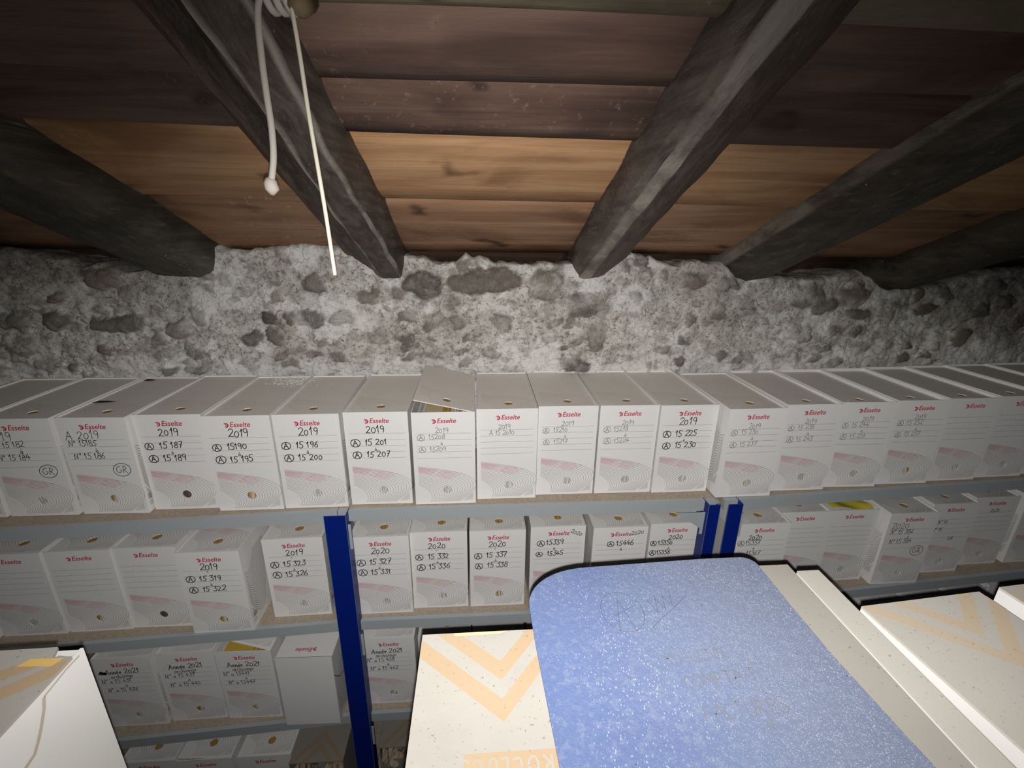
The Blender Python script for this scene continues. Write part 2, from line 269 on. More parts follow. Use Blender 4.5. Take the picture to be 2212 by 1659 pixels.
def ywall(x): return 1.33+np.maximum(0, x-.9)*.15
def fit_right(x, z):
    if x <= .9: return x, z
    s = 1.0
    for _ in range(20): s = float(ywall(x*s))/1.33
    return x*s, CAMZ+(z-CAMZ)*s
STONES = [fit_right(a[0], a[1])+(a[2], a[3], a[4]) for a in STONES]
WALLTOP = [fit_right(*a) for a in WALLTOP]
WALLTOP = [(-2.3, 1.79)]+WALLTOP+[(2.7, 1.80)]
def build_wall():
    xs = np.arange(-2.2, 2.6, .0058); nv = 126
    zt = np.interp(xs, [a[0] for a in WALLTOP], [a[1] for a in WALLTOP])
    zt = zt+(vnoise(xs*40, xs*0+3, 5, 3)-.5)*.012
    vv = np.concatenate([[0, .3], np.linspace(.45, .785, 28), np.linspace(.795, 1, nv-30)])
    X = np.repeat(xs[:, None], nv, 1); Z = zt[:, None]*vv[None, :]
    n1 = vnoise(X*22, Z*22, 1, 4); n2 = vnoise(X*75, Z*75, 2, 4, .6); n3 = vnoise(X*7, Z*7, 3, 3)
    wx = X+(vnoise(X*26, Z*26, 11, 4, .62)-.5)*.052; wz = Z+(vnoise(X*26, Z*26, 12, 4, .62)-.5)*.040
    smear = np.clip((vnoise(X*16, Z*16, 31, 5, .65)-.38)/.2, 0, 1)*.5+.5
    h = (n3-.5)*.04+(n1-.5)*.016+(n2-.5)*.011
    mask = np.zeros_like(X); tone = np.zeros_like(X); ruddy = np.zeros_like(X); hs = np.zeros_like(X)
    r = np.random.RandomState(4)
    small = [(r.uniform(-2.2, 2.6), r.uniform(1.42, 1.8), r.uniform(.007, .022), r.uniform(.006, .014), r.uniform(.3, .6)) for _ in range(420)]
    small += [(r.uniform(-2.2, -1.2), r.uniform(1.45, 1.75), r.uniform(.02, .06), r.uniform(.015, .03), r.uniform(.5, .8)) for _ in range(30)]
    small += [(r.uniform(1.75, 2.6), r.uniform(1.45, 1.75), r.uniform(.02, .06), r.uniform(.015, .03), r.uniform(.5, .8)) for _ in range(26)]
    for k, (cx, cz, rx, rz, t) in enumerate(small+list(STONES)):
        big = k >= len(small)
        a = r.uniform(-.25, .25); c, s = math.cos(a), math.sin(a)
        sel = np.where(np.abs(xs-cx) < rx*1.6)[0]
        if not len(sel): continue
        i0, i1 = sel[0], sel[-1]+1
        dx = (wx[i0:i1]-cx); dz = (wz[i0:i1]-cz)
        u = (dx*c+dz*s)/rx; v = (-dx*s+dz*c)/rz
        d = (np.abs(u)**2.6+np.abs(v)**2.6)**(1/2.6)
        m = np.clip((1.06-d)/.2, 0, 1); m = m*m*(3-2*m)
        if t < .8: m = m*smear[i0:i1]
        hh = np.sqrt(np.clip(1-d**2.5, 0, 1))*min(rx, rz)*(.75 if big else .6)
        groove = np.exp(-((d-1.1)/.14)**2)*.006
        hs[i0:i1] = np.maximum(hs[i0:i1]-groove, hh*m)
        tv_ = t*(.8+.4*r.rand())
        mask[i0:i1] = np.maximum(mask[i0:i1], m*(1 if big else .7)); tone[i0:i1] = tone[i0:i1]*(1-m)+tv_*m
        ruddy[i0:i1] = ruddy[i0:i1]*(1-m)+(r.rand()**2.5)*m
    h = h*(1-.55*mask)+hs
    Y = ywall(X)-h
    Y[:, 0:1] = ywall(X[:, 0:1])
    # the ragged top runs back under the roof boards
    back = []
    for j, (dy, dz) in enumerate(((.02, .006), (.05, .004), (.12, 0), (.30, -.01))):
        back.append((X[:, -1], Y[:, -1]+dy, Z[:, -1]+dz+(vnoise(xs*50, xs*0+j*7, 20+j, 3)-.5)*.014))
    X = np.concatenate([X]+[b[0][:, None] for b in back], 1); Y = np.concatenate([Y]+[b[1][:, None] for b in back], 1); Z = np.concatenate([Z]+[b[2][:, None] for b in back], 1)
    pad = lambda A: np.concatenate([A, np.repeat(A[:, -1:], 4, 1)], 1)
    mask, tone, ruddy = pad(mask), pad(tone), pad(ruddy)
    nx, nz = X.shape
    co = np.stack([X, Y, Z], -1).reshape(-1, 3)
    idx = np.arange(nx*nz).reshape(nx, nz)
    q = np.stack([idx[:-1, :-1], idx[1:, :-1], idx[1:, 1:], idx[:-1, 1:]], -1).reshape(-1, 4)
    me = bpy.data.meshes.new('wall_back'); me.vertices.add(len(co)); me.vertices.foreach_set('co', co.ravel())
    me.loops.add(q.size); me.loops.foreach_set('vertex_index', q.ravel().astype(np.int32))
    me.polygons.add(len(q)); me.polygons.foreach_set('loop_start', np.arange(0, q.size, 4, dtype=np.int32))
    me.update(calc_edges=True); me.validate()
    at = me.attributes.new('stone', 'FLOAT_COLOR', 'POINT')
    at.data.foreach_set('color', np.stack([mask, tone, ruddy, np.ones_like(mask)], -1).reshape(-1).astype(np.float32))
    M = Mat('rubble_masonry', .9); M.b.inputs['Specular IOR Level'].default_value = .12
    a = M.n('Attribute'); a.attribute_name = 'stone'; sp = M.n('SeparateColor'); M.l(a.outputs['Color'], sp.inputs[0])
    st, tn, rd = sp.outputs
    n7 = M.noise(7, 4, .55); n20 = M.noise(24, 5, .6)
    base = M.mix(M.ramp(n20, .36, .64), (.52, .49, .44), (.80, .78, .735))
    base = M.mix(M.mth('MULTIPLY', M.ramp(M.noise(3.1, 3), .48, .66), .5), base, (.40, .37, .33))
    pz = M.n('SeparateXYZ'); M.l(M.co, pz.inputs[0])
    low = M.ramp(M.mth('ADD', pz.outputs[2], M.mth('MULTIPLY', M.noise(9, 4, .6), .16)), 1.59, 1.535)
    limef = M.mth('MAXIMUM', M.ramp(M.noise(8.5, 5, .62), .51, .60), M.mth('MULTIPLY', low, .85))
    mort = M.mix(limef, base, M.mix(n20, (.82, .80, .77), (.90, .885, .86)))
    fine = M.noise(95, 8, .8)
    mort = M.mix(M.mth('MULTIPLY', M.ramp(fine, .50, .60), M.mth('SUBTRACT', .80, M.mth('MULTIPLY', limef, .42))), mort, (.17, .15, .125))
    mort = M.mix(M.mth('MULTIPLY', M.ramp(fine, .44, .36), .5), mort, (.72, .70, .66))
    pit = M.ramp(M.voro(95), .16, .06)
    mort = M.mix(M.mth('MULTIPLY', pit, M.ramp(M.noise(26, 2), .50, .58)), mort, (.04, .036, .03))
    crack = M.n('TexVoronoi'); crack.feature = 'DISTANCE_TO_EDGE'; crack.inputs['Scale'].default_value = 13
    wv = M.n('VectorMath'); wv.operation = 'ADD'; M.l(M.co, wv.inputs[0])
    wn = M.n('TexNoise'); wn.inputs['Scale'].default_value = 14; wn.inputs['Detail'].default_value = 4; M.l(M.co, wn.inputs['Vector'])
    ws = M.n('VectorMath'); ws.operation = 'SCALE'; ws.inputs['Scale'].default_value = .12; M.l(wn.outputs['Color'], ws.inputs[0]); M.l(ws.outputs[0], wv.inputs[1]); M.l(wv.outputs[0], crack.inputs['Vector'])
    ck = M.ramp(crack.outputs['Distance'], .022, .006)
    mort = M.mix(M.mth('MULTIPLY', ck, M.mth('MULTIPLY', M.ramp(n7, .50, .60), .38)), mort, (.10, .09, .075))
    sc = M.mix(tn, (.42, .385, .34), (.085, .077, .067))
    sc = M.mix(M.mth('MULTIPLY', rd, .6), sc, (.25, .165, .115))
    sc = M.mix(M.mth('MULTIPLY', M.ramp(M.noise(48, 7, .75), .50, .64), .42), sc, (.42, .40, .365))
    sc = M.mix(M.mth('MULTIPLY', M.ramp(M.noise(90, 5, .7), .56, .66), .5), sc, (.05, .045, .04))
    M.color(M.mix(M.mth('MULTIPLY', st, .92), mort, sc))
    M.bump(M.mth('ADD', fine, M.mth('MULTIPLY', ck, -.5)), .7, .006)
    me.materials.append(M.m); me.polygons.foreach_set('use_smooth', np.ones(len(q), bool))
    o = put('wall_back', me); tag(o, 'rough rubble stone wall with crumbling pale lime mortar behind the shelves', None, None, 'structure')
build_wall()
mb = MB(); mb.box(-2.6, -1.6, -.06, 3.0, 1.7, 0)
M = Mat('concrete_floor', .9); M.color(M.mix(M.noise(6, 6), (.12, .115, .11), (.2, .19, .18)))
tag(mb.build('floor', [M.m]), 'dark concrete attic floor', None, None, 'structure')
# sloping roof boards
TS = .41
def zroof(y, h): return 1.72+TS*(1.33-y)+h
def wood(name, a, b, dark, seed, bumpy=.25):
    M = Mat(name, .58); M.b.inputs['Specular IOR Level'].default_value = .3
    loc = M.n('Mapping'); loc.inputs['Location'].default_value = (seed*3.1, seed*1.7, seed*.9); M.l(M.co, loc.inputs[0]); src = loc.outputs[0]
    g = M.noise(2.6, 6, .6, M.mapd((.8, 5, 5), src), 1.1)
    c = M.mix(M.ramp(g, .34, .68), a, b)
    blot = M.ramp(M.noise(3.4, 5, .6, M.mapd((.8, 1.4, 1.4), src), .6), .44, .66)
    c = M.mix(M.mth('MULTIPLY', blot, .7), c, dark)
    band = M.ramp(M.noise(1.9, 3, .5, M.mapd((.3, 5.5, 5.5), src), .8), .50, .62)
    c = M.mix(M.mth('MULTIPLY', band, .4), c, tuple(min(1, x*1.35+.02) for x in b))
    g2 = M.noise(34, 5, .65, M.mapd((.12, 3, 3), src), .4)
    c = M.mix(M.mth('MULTIPLY', M.ramp(g2, .52, .66), .28), c, dark)
    kd = M.n('TexVoronoi'); kd.inputs['Scale'].default_value = 4.6
    ksrc = M.n('VectorMath'); ksrc.operation = 'ADD'; M.l(M.mapd((.8, 1.3, .9), src), ksrc.inputs[0])
    kn = M.n('TexNoise'); kn.inputs['Scale'].default_value = 9; M.l(src, kn.inputs['Vector'])
    ks = M.n('VectorMath'); ks.operation = 'SCALE'; ks.inputs['Scale'].default_value = .22; M.l(kn.outputs['Color'], ks.inputs[0]); M.l(ks.outputs[0], ksrc.inputs[1]); M.l(ksrc.outputs[0], kd.inputs['Vector'])
    knot = M.ramp(kd.outputs['Distance'], .20, .03)
    c = M.mix(M.mth('MULTIPLY', knot, .85), c, tuple(x*.4 for x in dark))
    fr = M.ramp(M.noise(55, 4, .7, M.mapd((1.6, 1, 1), src)), .58, .70)
    c = M.mix(M.mth('MULTIPLY', fr, M.mth('MULTIPLY', M.ramp(M.noise(2.6, 3, .5, src), .50, .62), .55)), c, tuple(min(1, x*1.6+.05) for x in b))
    M.color(c); M.bump(M.mth('ADD', g, M.mth('MULTIPLY', g2, .6)), bumpy, .008); return M.m
BOARDS = [ # y far, y near, offset of the face, colours
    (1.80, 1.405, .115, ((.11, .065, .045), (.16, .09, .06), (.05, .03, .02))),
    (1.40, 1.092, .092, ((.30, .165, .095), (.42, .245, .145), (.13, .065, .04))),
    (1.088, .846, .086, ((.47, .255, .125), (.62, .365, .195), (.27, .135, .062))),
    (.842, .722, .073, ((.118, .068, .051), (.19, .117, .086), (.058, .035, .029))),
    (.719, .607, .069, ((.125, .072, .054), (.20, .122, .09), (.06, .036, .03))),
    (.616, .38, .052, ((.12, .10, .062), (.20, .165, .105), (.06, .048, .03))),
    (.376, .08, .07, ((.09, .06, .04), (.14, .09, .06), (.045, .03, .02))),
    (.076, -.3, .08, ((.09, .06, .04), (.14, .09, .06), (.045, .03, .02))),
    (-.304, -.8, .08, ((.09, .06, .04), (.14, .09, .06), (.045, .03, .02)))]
mb = MB(); mats = []
for k, (yf, yn, h, (a, b, d)) in enumerate(BOARDS):
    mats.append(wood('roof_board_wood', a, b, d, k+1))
    xs = np.linspace(-2.6, 3.0, 113); prof = [(0, .016), (.012, .004), (.03, 0), (.25, -.002), (.5, -.003), (.75, -.002), (.96, 0), (.985, .004), (1, .016)]
    if k == 5: prof = [(0, .03), (.02, .012), (.05, .004), (.12, -.002), (.5, -.004), (.9, 0), (1, .016)]
    v = []
    for x in xs:
        for t, dh in prof:
            edge = 1 if t in (0, 1) else .5
            wob = (math.sin(x*2.1+k*2)*.004+math.sin(x*6.3+k)*.0018)*(1 if (t < .1 or t > .9) else .3)
            y = yf+(yn-yf)*t+wob
            v.append((x, y, zroof(y, h+dh+math.sin(x*3+k*1.3+t*4)*.0025)))
    n = len(prof)
    mb.mesh(v, [(i*n+j, i*n+j+1, (i+1)*n+j+1, (i+1)*n+j) for i in range(len(xs)-1) for j in range(n-1)], k)
mats.append(flat('soot_dark_wood', (.018, .014, .012), .9)); k = len(mats)-1
mb.mesh([(-2.6, 1.9, zroof(1.9, .15)), (3, 1.9, zroof(1.9, .15)), (3, -.9, zroof(-.9, .15)), (-2.6, -.9, zroof(-.9, .15)),
         (-2.6, 1.9, zroof(1.9, .17)), (3, 1.9, zroof(1.9, .17)), (3, -.9, zroof(-.9, .17)), (-2.6, -.9, zroof(-.9, .17))],
        [(0, 1, 2, 3), (4, 7, 6, 5), (0, 4, 5, 1), (1, 5, 6, 2), (2, 6, 7, 3), (3, 7, 4, 0)], k)
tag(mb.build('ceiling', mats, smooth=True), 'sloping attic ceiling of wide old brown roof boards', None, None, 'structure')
# ------------------------------------------------------------------ rafters
def rafter_mat(seed, tint=(.072, .056, .047)):
    M = Mat('hewn_rafter_wood', .62); M.b.inputs['Specular IOR Level'].default_value = .35
    loc = M.n('Mapping'); loc.inputs['Location'].default_value = (seed*2.3, seed*1.1, 0); M.l(M.co, loc.inputs[0]); src = loc.outputs[0]
    g = M.noise(5, 7, .62, M.mapd((9, .55, 9), src), .5)
    c = M.mix(M.ramp(g, .35, .68), tuple(x*.62 for x in tint), tuple(x*1.7 for x in tint))
    g2 = M.noise(16, 5, .7, M.mapd((4, .35, 4), src))
    c = M.mix(M.mth('MULTIPLY', M.ramp(g2, .56, .68), .5), c, (.17, .145, .12))
    g3 = M.noise(60, 3, .5, M.mapd((5, .16, 5), src)); msk = M.ramp(M.noise(5, 3, .5, src), .50, .60)
    c = M.mix(M.mth('MULTIPLY', M.ramp(g3, .66, .72), M.mth('MULTIPLY', msk, .8)), c, (.42, .37, .31))
    a = M.n('Attribute'); a.attribute_name = 'wear'
    wn = M.ramp(M.noise(9, 5, .65, M.mapd((1.6, .9, 1.6), src)), .34, .58)
    sp = M.n('SeparateColor'); M.l(a.outputs['Color'], sp.inputs[0])
    c = M.mix(M.mth('MULTIPLY', sp.outputs[0], M.mth('ADD', M.mth('MULTIPLY', wn, .7), .3)), c, (.34, .30, .255))
    c = M.mix(sp.outputs[1], c, (.17, .095, .06))
    dot = M.ramp(M.voro(42, src), .10, .05)
    c = M.mix(M.mth('MULTIPLY', dot, M.ramp(M.noise(9, 2), .5, .6)), c, (.4, .38, .34))
    M.color(c); M.bump(M.mth('ADD', g, g2), .45, .008); return M.m
def rafter(sec, label, seed, y0=1.62, y1=-.5, tint=(.072, .056, .047)):
    """sec: (x, height above the rafter underside, wear, red-brown) round the beam."""
    n = len(sec); N = 110; v = []; w = []
    r = random.Random(seed); ph = [(r.uniform(0, 6), r.uniform(0, 6)) for _ in sec]
    for i in range(N+1):
        y = y0+(y1-y0)*i/N
        for k, (x, h, wr, rd) in enumerate(sec):
            a, b = ph[k]
            j = (math.sin(y*5+a)+.6*math.sin(y*13+b)+.35*math.sin(y*31+a*2))*.0028
            v.append((x+j+.0016*math.sin(y*47+b), y, zroof(y, h+j*.7))); w.append((wr, rd, 0, 1))
    f = [(i*n+k, i*n+(k+1) % n, (i+1)*n+(k+1) % n, (i+1)*n+k) for i in range(N) for k in range(n)]
    f += [tuple(range(n-1, -1, -1)), tuple(range(N*n, N*n+n))]
    mb = MB(); mb.mesh(v, f); me = mb.data('rafter', [rafter_mat(seed, tint)])
    at = me.attributes.new('wear', 'FLOAT_COLOR', 'POINT'); at.data.foreach_set('color', np.array(w, np.float32).ravel())
    return tag(put('rafter', me), label, 'roof beam', 'dark rafters under the roof boards')
rafter([(-.93, .12, 0, 0), (-.925, .06, 0, 0), (-.90, .03, .05, 0), (-.86, .0, .1, 0), (-.80, -.003, .15, 0), (-.74, .0, .15, 0), (-.712, .014, .25, 0), (-.70, .05, .1, 0), (-.692, .12, .1, 0)],
       'dark thick rafter in the left corner of the attic, almost black', 31, tint=(.035, .033, .026))
rafter([(-.385, .125, 0, .8), (-.382, .09, 0, .9), (-.362, .062, .1, .8), (-.345, .052, .1, .6), (-.335, .047, 0, 0), (-.30, .028, 0, 0), (-.2735, .007, .0, 0), (-.2700, .0015, 1, 0), (-.2672, -.0015, 1, 0), (-.2645, -.001, .0, 0), (-.24, -.004, .05, 0), (-.2195, -.002, .0, 0), (-.2165, -.001, .85, 0), (-.2135, .002, .85, 0), (-.2105, .006, 0, 0), (-.206, .05, .02, 0), (-.2065, .125, 0, 0)],
       'dark hewn rafter with two pale split ridges, cord hanging in front of it', 32)
rafter([(.262, .125, 0, 0), (.262, .07, .05, 0), (.266, .04, .12, 0), (.276, .016, .2, 0), (.284, .006, .2, 0), (.288, .003, .9, 0), (.298, -.002, 1, 0), (.311, -.003, .95, 0), (.315, -.002, .05, 0), (.34, .004, 0, .25), (.356, .012, .06, .3), (.38, .03, .12, .35), (.41, .055, .1, .3), (.422, .08, .3, .2), (.424, .125, 0, 0)],
       'round dark rafter with a broad pale grey streak, right of the centre', 33)
rafter([(.716, .125, .1, 0), (.717, .075, .8, 0), (.719, .055, .8, 0), (.722, .045, .05, 0), (.742, .008, .1, 0), (.78, -.002, .1, 0), (.83, .0, .15, 0), (.87, .02, .2, .3), (.905, .05, .1, .3), (.92, .125, 0, 0)],
       'dark rafter with a thin pale upper edge, second from the right', 34, tint=(.042, .037, .028))
rafter([(1.262, .125, .1, 0), (1.264, .06, .35, 0), (1.272, .02, .2, 0), (1.30, .0, .1, 0), (1.36, -.002, .05, 0), (1.41, .01, .1, 0), (1.44, .05, 0, 0), (1.45, .125, 0, 0)],
       'black shaded rafter at the far right above the stone wall', 35, tint=(.035, .032, .024))
# ------------------------------------------------------------------ cord tied round a wooden peg in the second rafter
t = thing('hanging_cord', 'off-white cord knotted on a rafter peg, two loose ends hanging down', 'cord', (-.178, .53, 2.046))
CORD = flat('cotton_cord', (.40, .365, .32), .85); CORD2 = flat('thin_pale_cord', (.47, .43, .345), .7); PEG = flat('old_peg_wood', (.14, .10, .055), .7)
def rel(p): return (p[0]+.178, p[1]-.53, p[2]-2.046)
mb = MB(); mb.tube([rel(p) for p in ((-.165, .56, 2.06), (-.164, .535, 2.046), (-.1635, .52, 2.042))], [.011, .010, .008], 0, 12); mb.build('peg', [PEG], t, True)
mb = MB()
for i in range(3):
    x = -.188+i*.0085
    mb.tube([rel((x+.002*math.cos(a), .532+.0125*math.cos(a), 2.052+.0125*math.sin(a))) for a in np.linspace(0, 2*PI, 19)], .0036, 0, 8)
mb.build('knot', [CORD], t, True)
pts = [(-.186, .525, 2.058), (-.192, .522, 2.052), (-.1985, .521, 2.035), (-.2005, .521, 2.0), (-.2005, .521, 1.97), (-.2, .521, 1.94), (-.202, .521, 1.915), (-.2065, .521, 1.895)]
def smooth(P, k=6):
    P = [Vector(p) for p in P]; o = []
    for i in range(len(P)-1):
        a, b, c, d = P[max(i-1, 0)], P[i], P[i+1], P[min(i+2, len(P)-1)]
        for j in range(k):
            s = j/k
            o.append(.5*((2*b)+(c-a)*s+(2*a-5*b+4*c-d)*s*s+(3*b-a-3*c+d)*s**3))
    return o+[P[-1]]
mb = MB(); mb.tube([rel(p) for p in smooth(pts)], .0032, 0, 8)
e = rel((-.2085, .521, 1.888))
mb.tube([(e[0]-.002, e[1], e[2]+.008), (e[0], e[1], e[2]+.004), (e[0]+.001, e[1], e[2]-.003), (e[0], e[1], e[2]-.008)], [.003, .0065, .0068, .002], 0, 10)
tag(mb.build('thick_strand', [CORD], t, True), 'thick dull strand ending in a small knot')
mb = MB(); mb.tube([rel(p) for p in smooth([(-.170, .525, 2.046), (-.168, .522, 2.035), (-.1655, .5215, 2.0), (-.163, .521, 1.95), (-.158, .522, 1.87), (-.155, .523, 1.801)])], .0021, 0, 8)
tag(mb.build('thin_strand', [CORD2], t, True), 'thin pale strand hanging straight to the wall')
# ------------------------------------------------------------------ archive boxes
BW, BH, BD = .148, .245, .295
def arcs():
    """The printed swirl: nested curves in panel metres, each as (points, is rosy)."""
    def bez(P, n=24):
        o = []
        for i in range(n+1):
            t = i/n
            o.append(tuple(sum(c*p[k] for c, p in zip(((1-t)**3, 3*(1-t)**2*t, 3*(1-t)*t*t, t**3), P)) for k in (0, 1)))
        return o
    out = []
    N = 18
    for i in range(N):
        s = i/(N-1); q = 1-(1-s)**1.45
        def L(a, b, k): return a+(b-a)*k
        st = (.010, L(.105, .055, s**1.25*.9+.1*s)); en = (L(.106, .036, s), .006)
        p1 = (L(.094, .030, q), L(.092, .046, s)); p2 = (L(.214, .050, s), L(.074, .026, s))
        p = bez((st, p1, p2, en))
        if i == 0: out.append((p, 0))
        else:
            k = 11-i//2 if i < 12 else 4
            if i < 9: out.append((p[:k+1], 1)); out.append((p[k:], 0))
            else: out.append((p, 0))
        if i < 6:      # the bundle is denser where it starts
            st2 = (.010, st[1]-.0035); p = bez((st2, (p1[0]*.9, p1[1]-.002), (p1[0]*1.2, p1[1]-.006), (p1[0]*1.25, p1[1]-.010)), 14)
            out.append((p, 2))
    for i in range(6):
        x = .118+i*.0042; out.append(([(x, .007+i*.0005), (.141, .007+(.141-x)*.95+i*.001)], 0))
    return out
ARCS = arcs()
HOLE = (.079, .040, .0102)
def panel(mb, w, h, hole, fn, th, m=0):
    """Card panel with a finger hole; fn(u, v, depth) maps to 3-D."""
    n = 32; cx, cy, r = hole
    cs = [(0, 0), (w, 0), (w, h), (0, h)]
    ang = sorted(set([round(2*PI*i/n, 6) for i in range(n)]+[round(math.atan2(y-cy, x-cx) % (2*PI), 6) for x, y in cs]))
    inn, outp = [], []
    for a in ang:
        c, s = math.cos(a), math.sin(a)
        t = min([q for q in (((w-cx)/c if c > 1e-9 else 9), (-cx/c if c < -1e-9 else 9), ((h-cy)/s if s > 1e-9 else 9), (-cy/s if s < -1e-9 else 9))])
        inn.append((cx+r*c, cy+r*s)); outp.append((cx+t*c, cy+t*s))
    k = len(ang)
    v = [fn(x, y, 0) for x, y in inn]+[fn(x, y, 0) for x, y in outp]+[fn(x, y, th) for x, y in inn]+[fn(x, y, th) for x, y in outp]
    f = []
    for i in range(k):
        j = (i+1) % k
        f += [(i, k+i, k+j, j), (2*k+i, 2*k+j, 3*k+j, 3*k+i), (i, j, 2*k+j, 2*k+i), (k+i, 3*k+i, 3*k+j, k+j)]
    mb.mesh(v, f, m)
def logo_shapes():
    cu = bpy.data.curves.new('tmp', 'FONT'); cu.body = 'Esselte'; cu.shear = .22; cu.offset = .014; cu.size = 1; cu.resolution_u = 3
    o = bpy.data.objects.new('tmp', cu); COL.objects.link(o)
    bpy.context.view_layer.update()
    me = o.evaluated_get(bpy.context.evaluated_depsgraph_get()).to_mesh()
    V = [(v.co.x, v.co.y) for v in me.vertices]; F = [tuple(p.vertices) for p in me.polygons]
    bpy.data.objects.remove(o); bpy.data.curves.remove(cu)
    x0 = min(v[0] for v in V); x1 = max(v[0] for v in V); k = .0445/(x1-x0)
    return [((v[0]-x0)*k, v[1]*k*1.08) for v in V], F
LV, LF = logo_shapes()
def logo(mb, x, z, m, fn):
    mb.mesh([fn(x+.0135+a, z+b) for a, b in LV], LF, m)
    c = (x+.0055, z+.0042)                               # round emblem: a disc with two pale sweeping cuts
    R = .0056; n = 28
    out = [(c[0]+R*math.cos(a), c[1]+R*math.sin(a)) for a in np.linspace(-2.0, 2.5, n)]
    inn = [(c[0]-.0016+.0040*math.cos(a), c[1]+.0002+.0040*math.sin(a)) for a in np.linspace(-2.0, 2.5, n)]
    mb.mesh([fn(*p) for p in out+inn], [(i, i+1, n+i+1, n+i) for i in range(n-1)], m)
    for r, w in ((.0031, .0011), (.0016, .0010)):
        mb.ribbon([(c[0]-.0020+r*math.cos(a), c[1]+.0004+r*math.sin(a)) for a in np.linspace(-1.5, 2.0, 14)], w, m, fn)
    mb.ribbon([(c[0]-.0052, c[1]+.0028), (c[0]-.003, c[1]+.0049), (c[0], c[1]+.0053)], .0009, m, fn)
def print_arcs(mb, fn, grey, rose, w=.00062):
    for p, r in ARCS:
        if r < 2 or rose != grey: mb.ribbon(p, w, rose if r else grey, fn)
PM = [WHITE, RED, GREY, PINK, BLACK, PEN, FAINT]
LINES = (.1905, .1745, .1585, .1425, .1265)
_cache = {}
def front_mesh(lines, seed, extra=None):
    mb = MB(); rng = random.Random(seed)
    panel(mb, BW, BH, HOLE, lambda u, v, d: (u, d, v), .002)
    fn = lambda u, v: (u, -.0003, v)
    logo(mb, .046, .2175, 1, fn)
    for z in LINES: mb.ribbon([(.009, z), (.139, z+.0005)], .0006, 2, fn)
    print_arcs(mb, fn, 2, 3)
    fn2 = lambda u, v: (u, -.0005, v)
    for t, x, z, h, st in lines:
        m, w = {'m': (4, .0019), 'b': (4, .0014), 'p': (5, .00105), 'f': (6, .0009)}[st]
        if x is None: x = (BW-width(t, h))/2+rng.uniform(-.006, .004)
        write(mb, t, x, z, h, w, m, fn2, rng)
    if extra: extra(mb, fn2)
    return mb.data('front_panel', PM)
def carton_mesh(dusty):
    if ('c', dusty) in _cache: return _cache['c', dusty]
    mb = MB(); t = .0022
    mb.box(0, .002, 0, t, BD, BH); mb.box(BW-t, .002, 0, BW, BD, BH); mb.box(t, BD-t, 0, BW-t, BD, BH); mb.box(t, .002, 0, BW-t, BD-t, t)
    for x, s in ((BW, 1), (0, -1)):
        print_arcs(mb, lambda u, v: (x+s*.0003, .002+v*1.05, .222-u*1.35), 1, 1, .0008)
    fn = lambda u, v: (BW+.0003, .006+u, .016+v)        # small stock code low on the right side
    for i in range(9): mb.ribbon([(.004+i*.0019, .016), (.004+i*.0019, .030)], .0007+.0006*(i % 3 == 0), 1, fn)
    for i in range(3): mb.ribbon([(.003, .002+i*.004), (.016+.003*(i % 2), .002+i*.004)], .0011, 1, fn)
    _cache['c', dusty] = me = mb.data('carton', [WHITE, GREY]); return me
LIDW = BW-.0052
def lid_mesh(dusty):
    if ('l', dusty) in _cache: return _cache['l', dusty]
    mb = MB()
    hole = (.0765, .042, .0108)
    panel(mb, LIDW, BD-.006, hole, lambda u, v, d: (u, v, -d), .002)
    print_arcs(mb, lambda u, v: (u*.98, v, .0003), 1, 1 if dusty else 2, .00062)
    _cache['l', dusty] = me = mb.data('lid', [DUSTY, GREYD] if dusty else [WHITE, GREY, PINK]); return me
def docs_mesh(kind, seed):
    key = ('d', kind, seed % 4)
    if key in _cache: return _cache[key]
    mb = MB(); r = random.Random(seed % 4+hash_(kind))
    f = {'white': 0, 'amber': 1, 'dark': 2, 'mixed': 0}[kind]
    top = BH-.018
    n = 7; xs = [.005+(BW-.010)*i/n for i in range(n+1)]
    for i in range(n):
        y = .009+r.uniform(0, .01); tp = top-r.uniform(0, .012)
        mm = f if r.random() < .75 else 0
        mb.box(xs[i]+.0004, y, .004, xs[i+1]-.0004, BD-.012, tp, mm)
    mb.box(.030, .014, tp-.004, .120, BD-.03, BH-.0145, 1)             # amber folder lying across the top
    a = r.uniform(-.5, .5); c, s = math.cos(a), math.sin(a)              # a sheet edge showing behind the finger hole
    pts = [(-.004, -.03), (.004, -.03), (.004, .03), (-.004, .03)]
    P = [(.079+r.uniform(-.005, .005)+x*c-z*s, .0045, .040+x*s+z*c) for x, z in pts]
    if kind != 'dark': mb.face(P, 0); mb.face([(x, y+.0012, z) for x, y, z in P][::-1], 0)
    _cache[key] = me = mb.data('documents', [PAPER, AMBER, DARKD]); return me
def hash_(s): return sum(ord(c)*7 for c in s)
COUNT = [0]
def archive_box(x, y, z, a, lines, label, group, docs='white', drop=.002, tilt=0, lift=0, dusty=False, extra=None, back=.0, lean=0):
    COUNT[0] += 1; sd = COUNT[0]
    t = thing('archive_box', label, 'box', (x, y, z), a, group)
    if lean: t.rotation_euler.y = lean
    put('carton', carton_mesh(dusty), t)
    put('front_panel', front_mesh(lines, sd, extra), t)
    put('documents', docs_mesh(docs, sd), t)
    l = put('lid', lid_mesh(dusty), t)
    # the lid turns about its right-hand edge
    l.location = (.0026, .0025+back, BH-drop)
    if tilt:
        l.rotation_euler = (0, tilt, 0)
        l.location = (.0026+LIDW*(1-math.cos(tilt)), .0025, BH-drop+LIDW*math.sin(tilt)+lift)
    return t
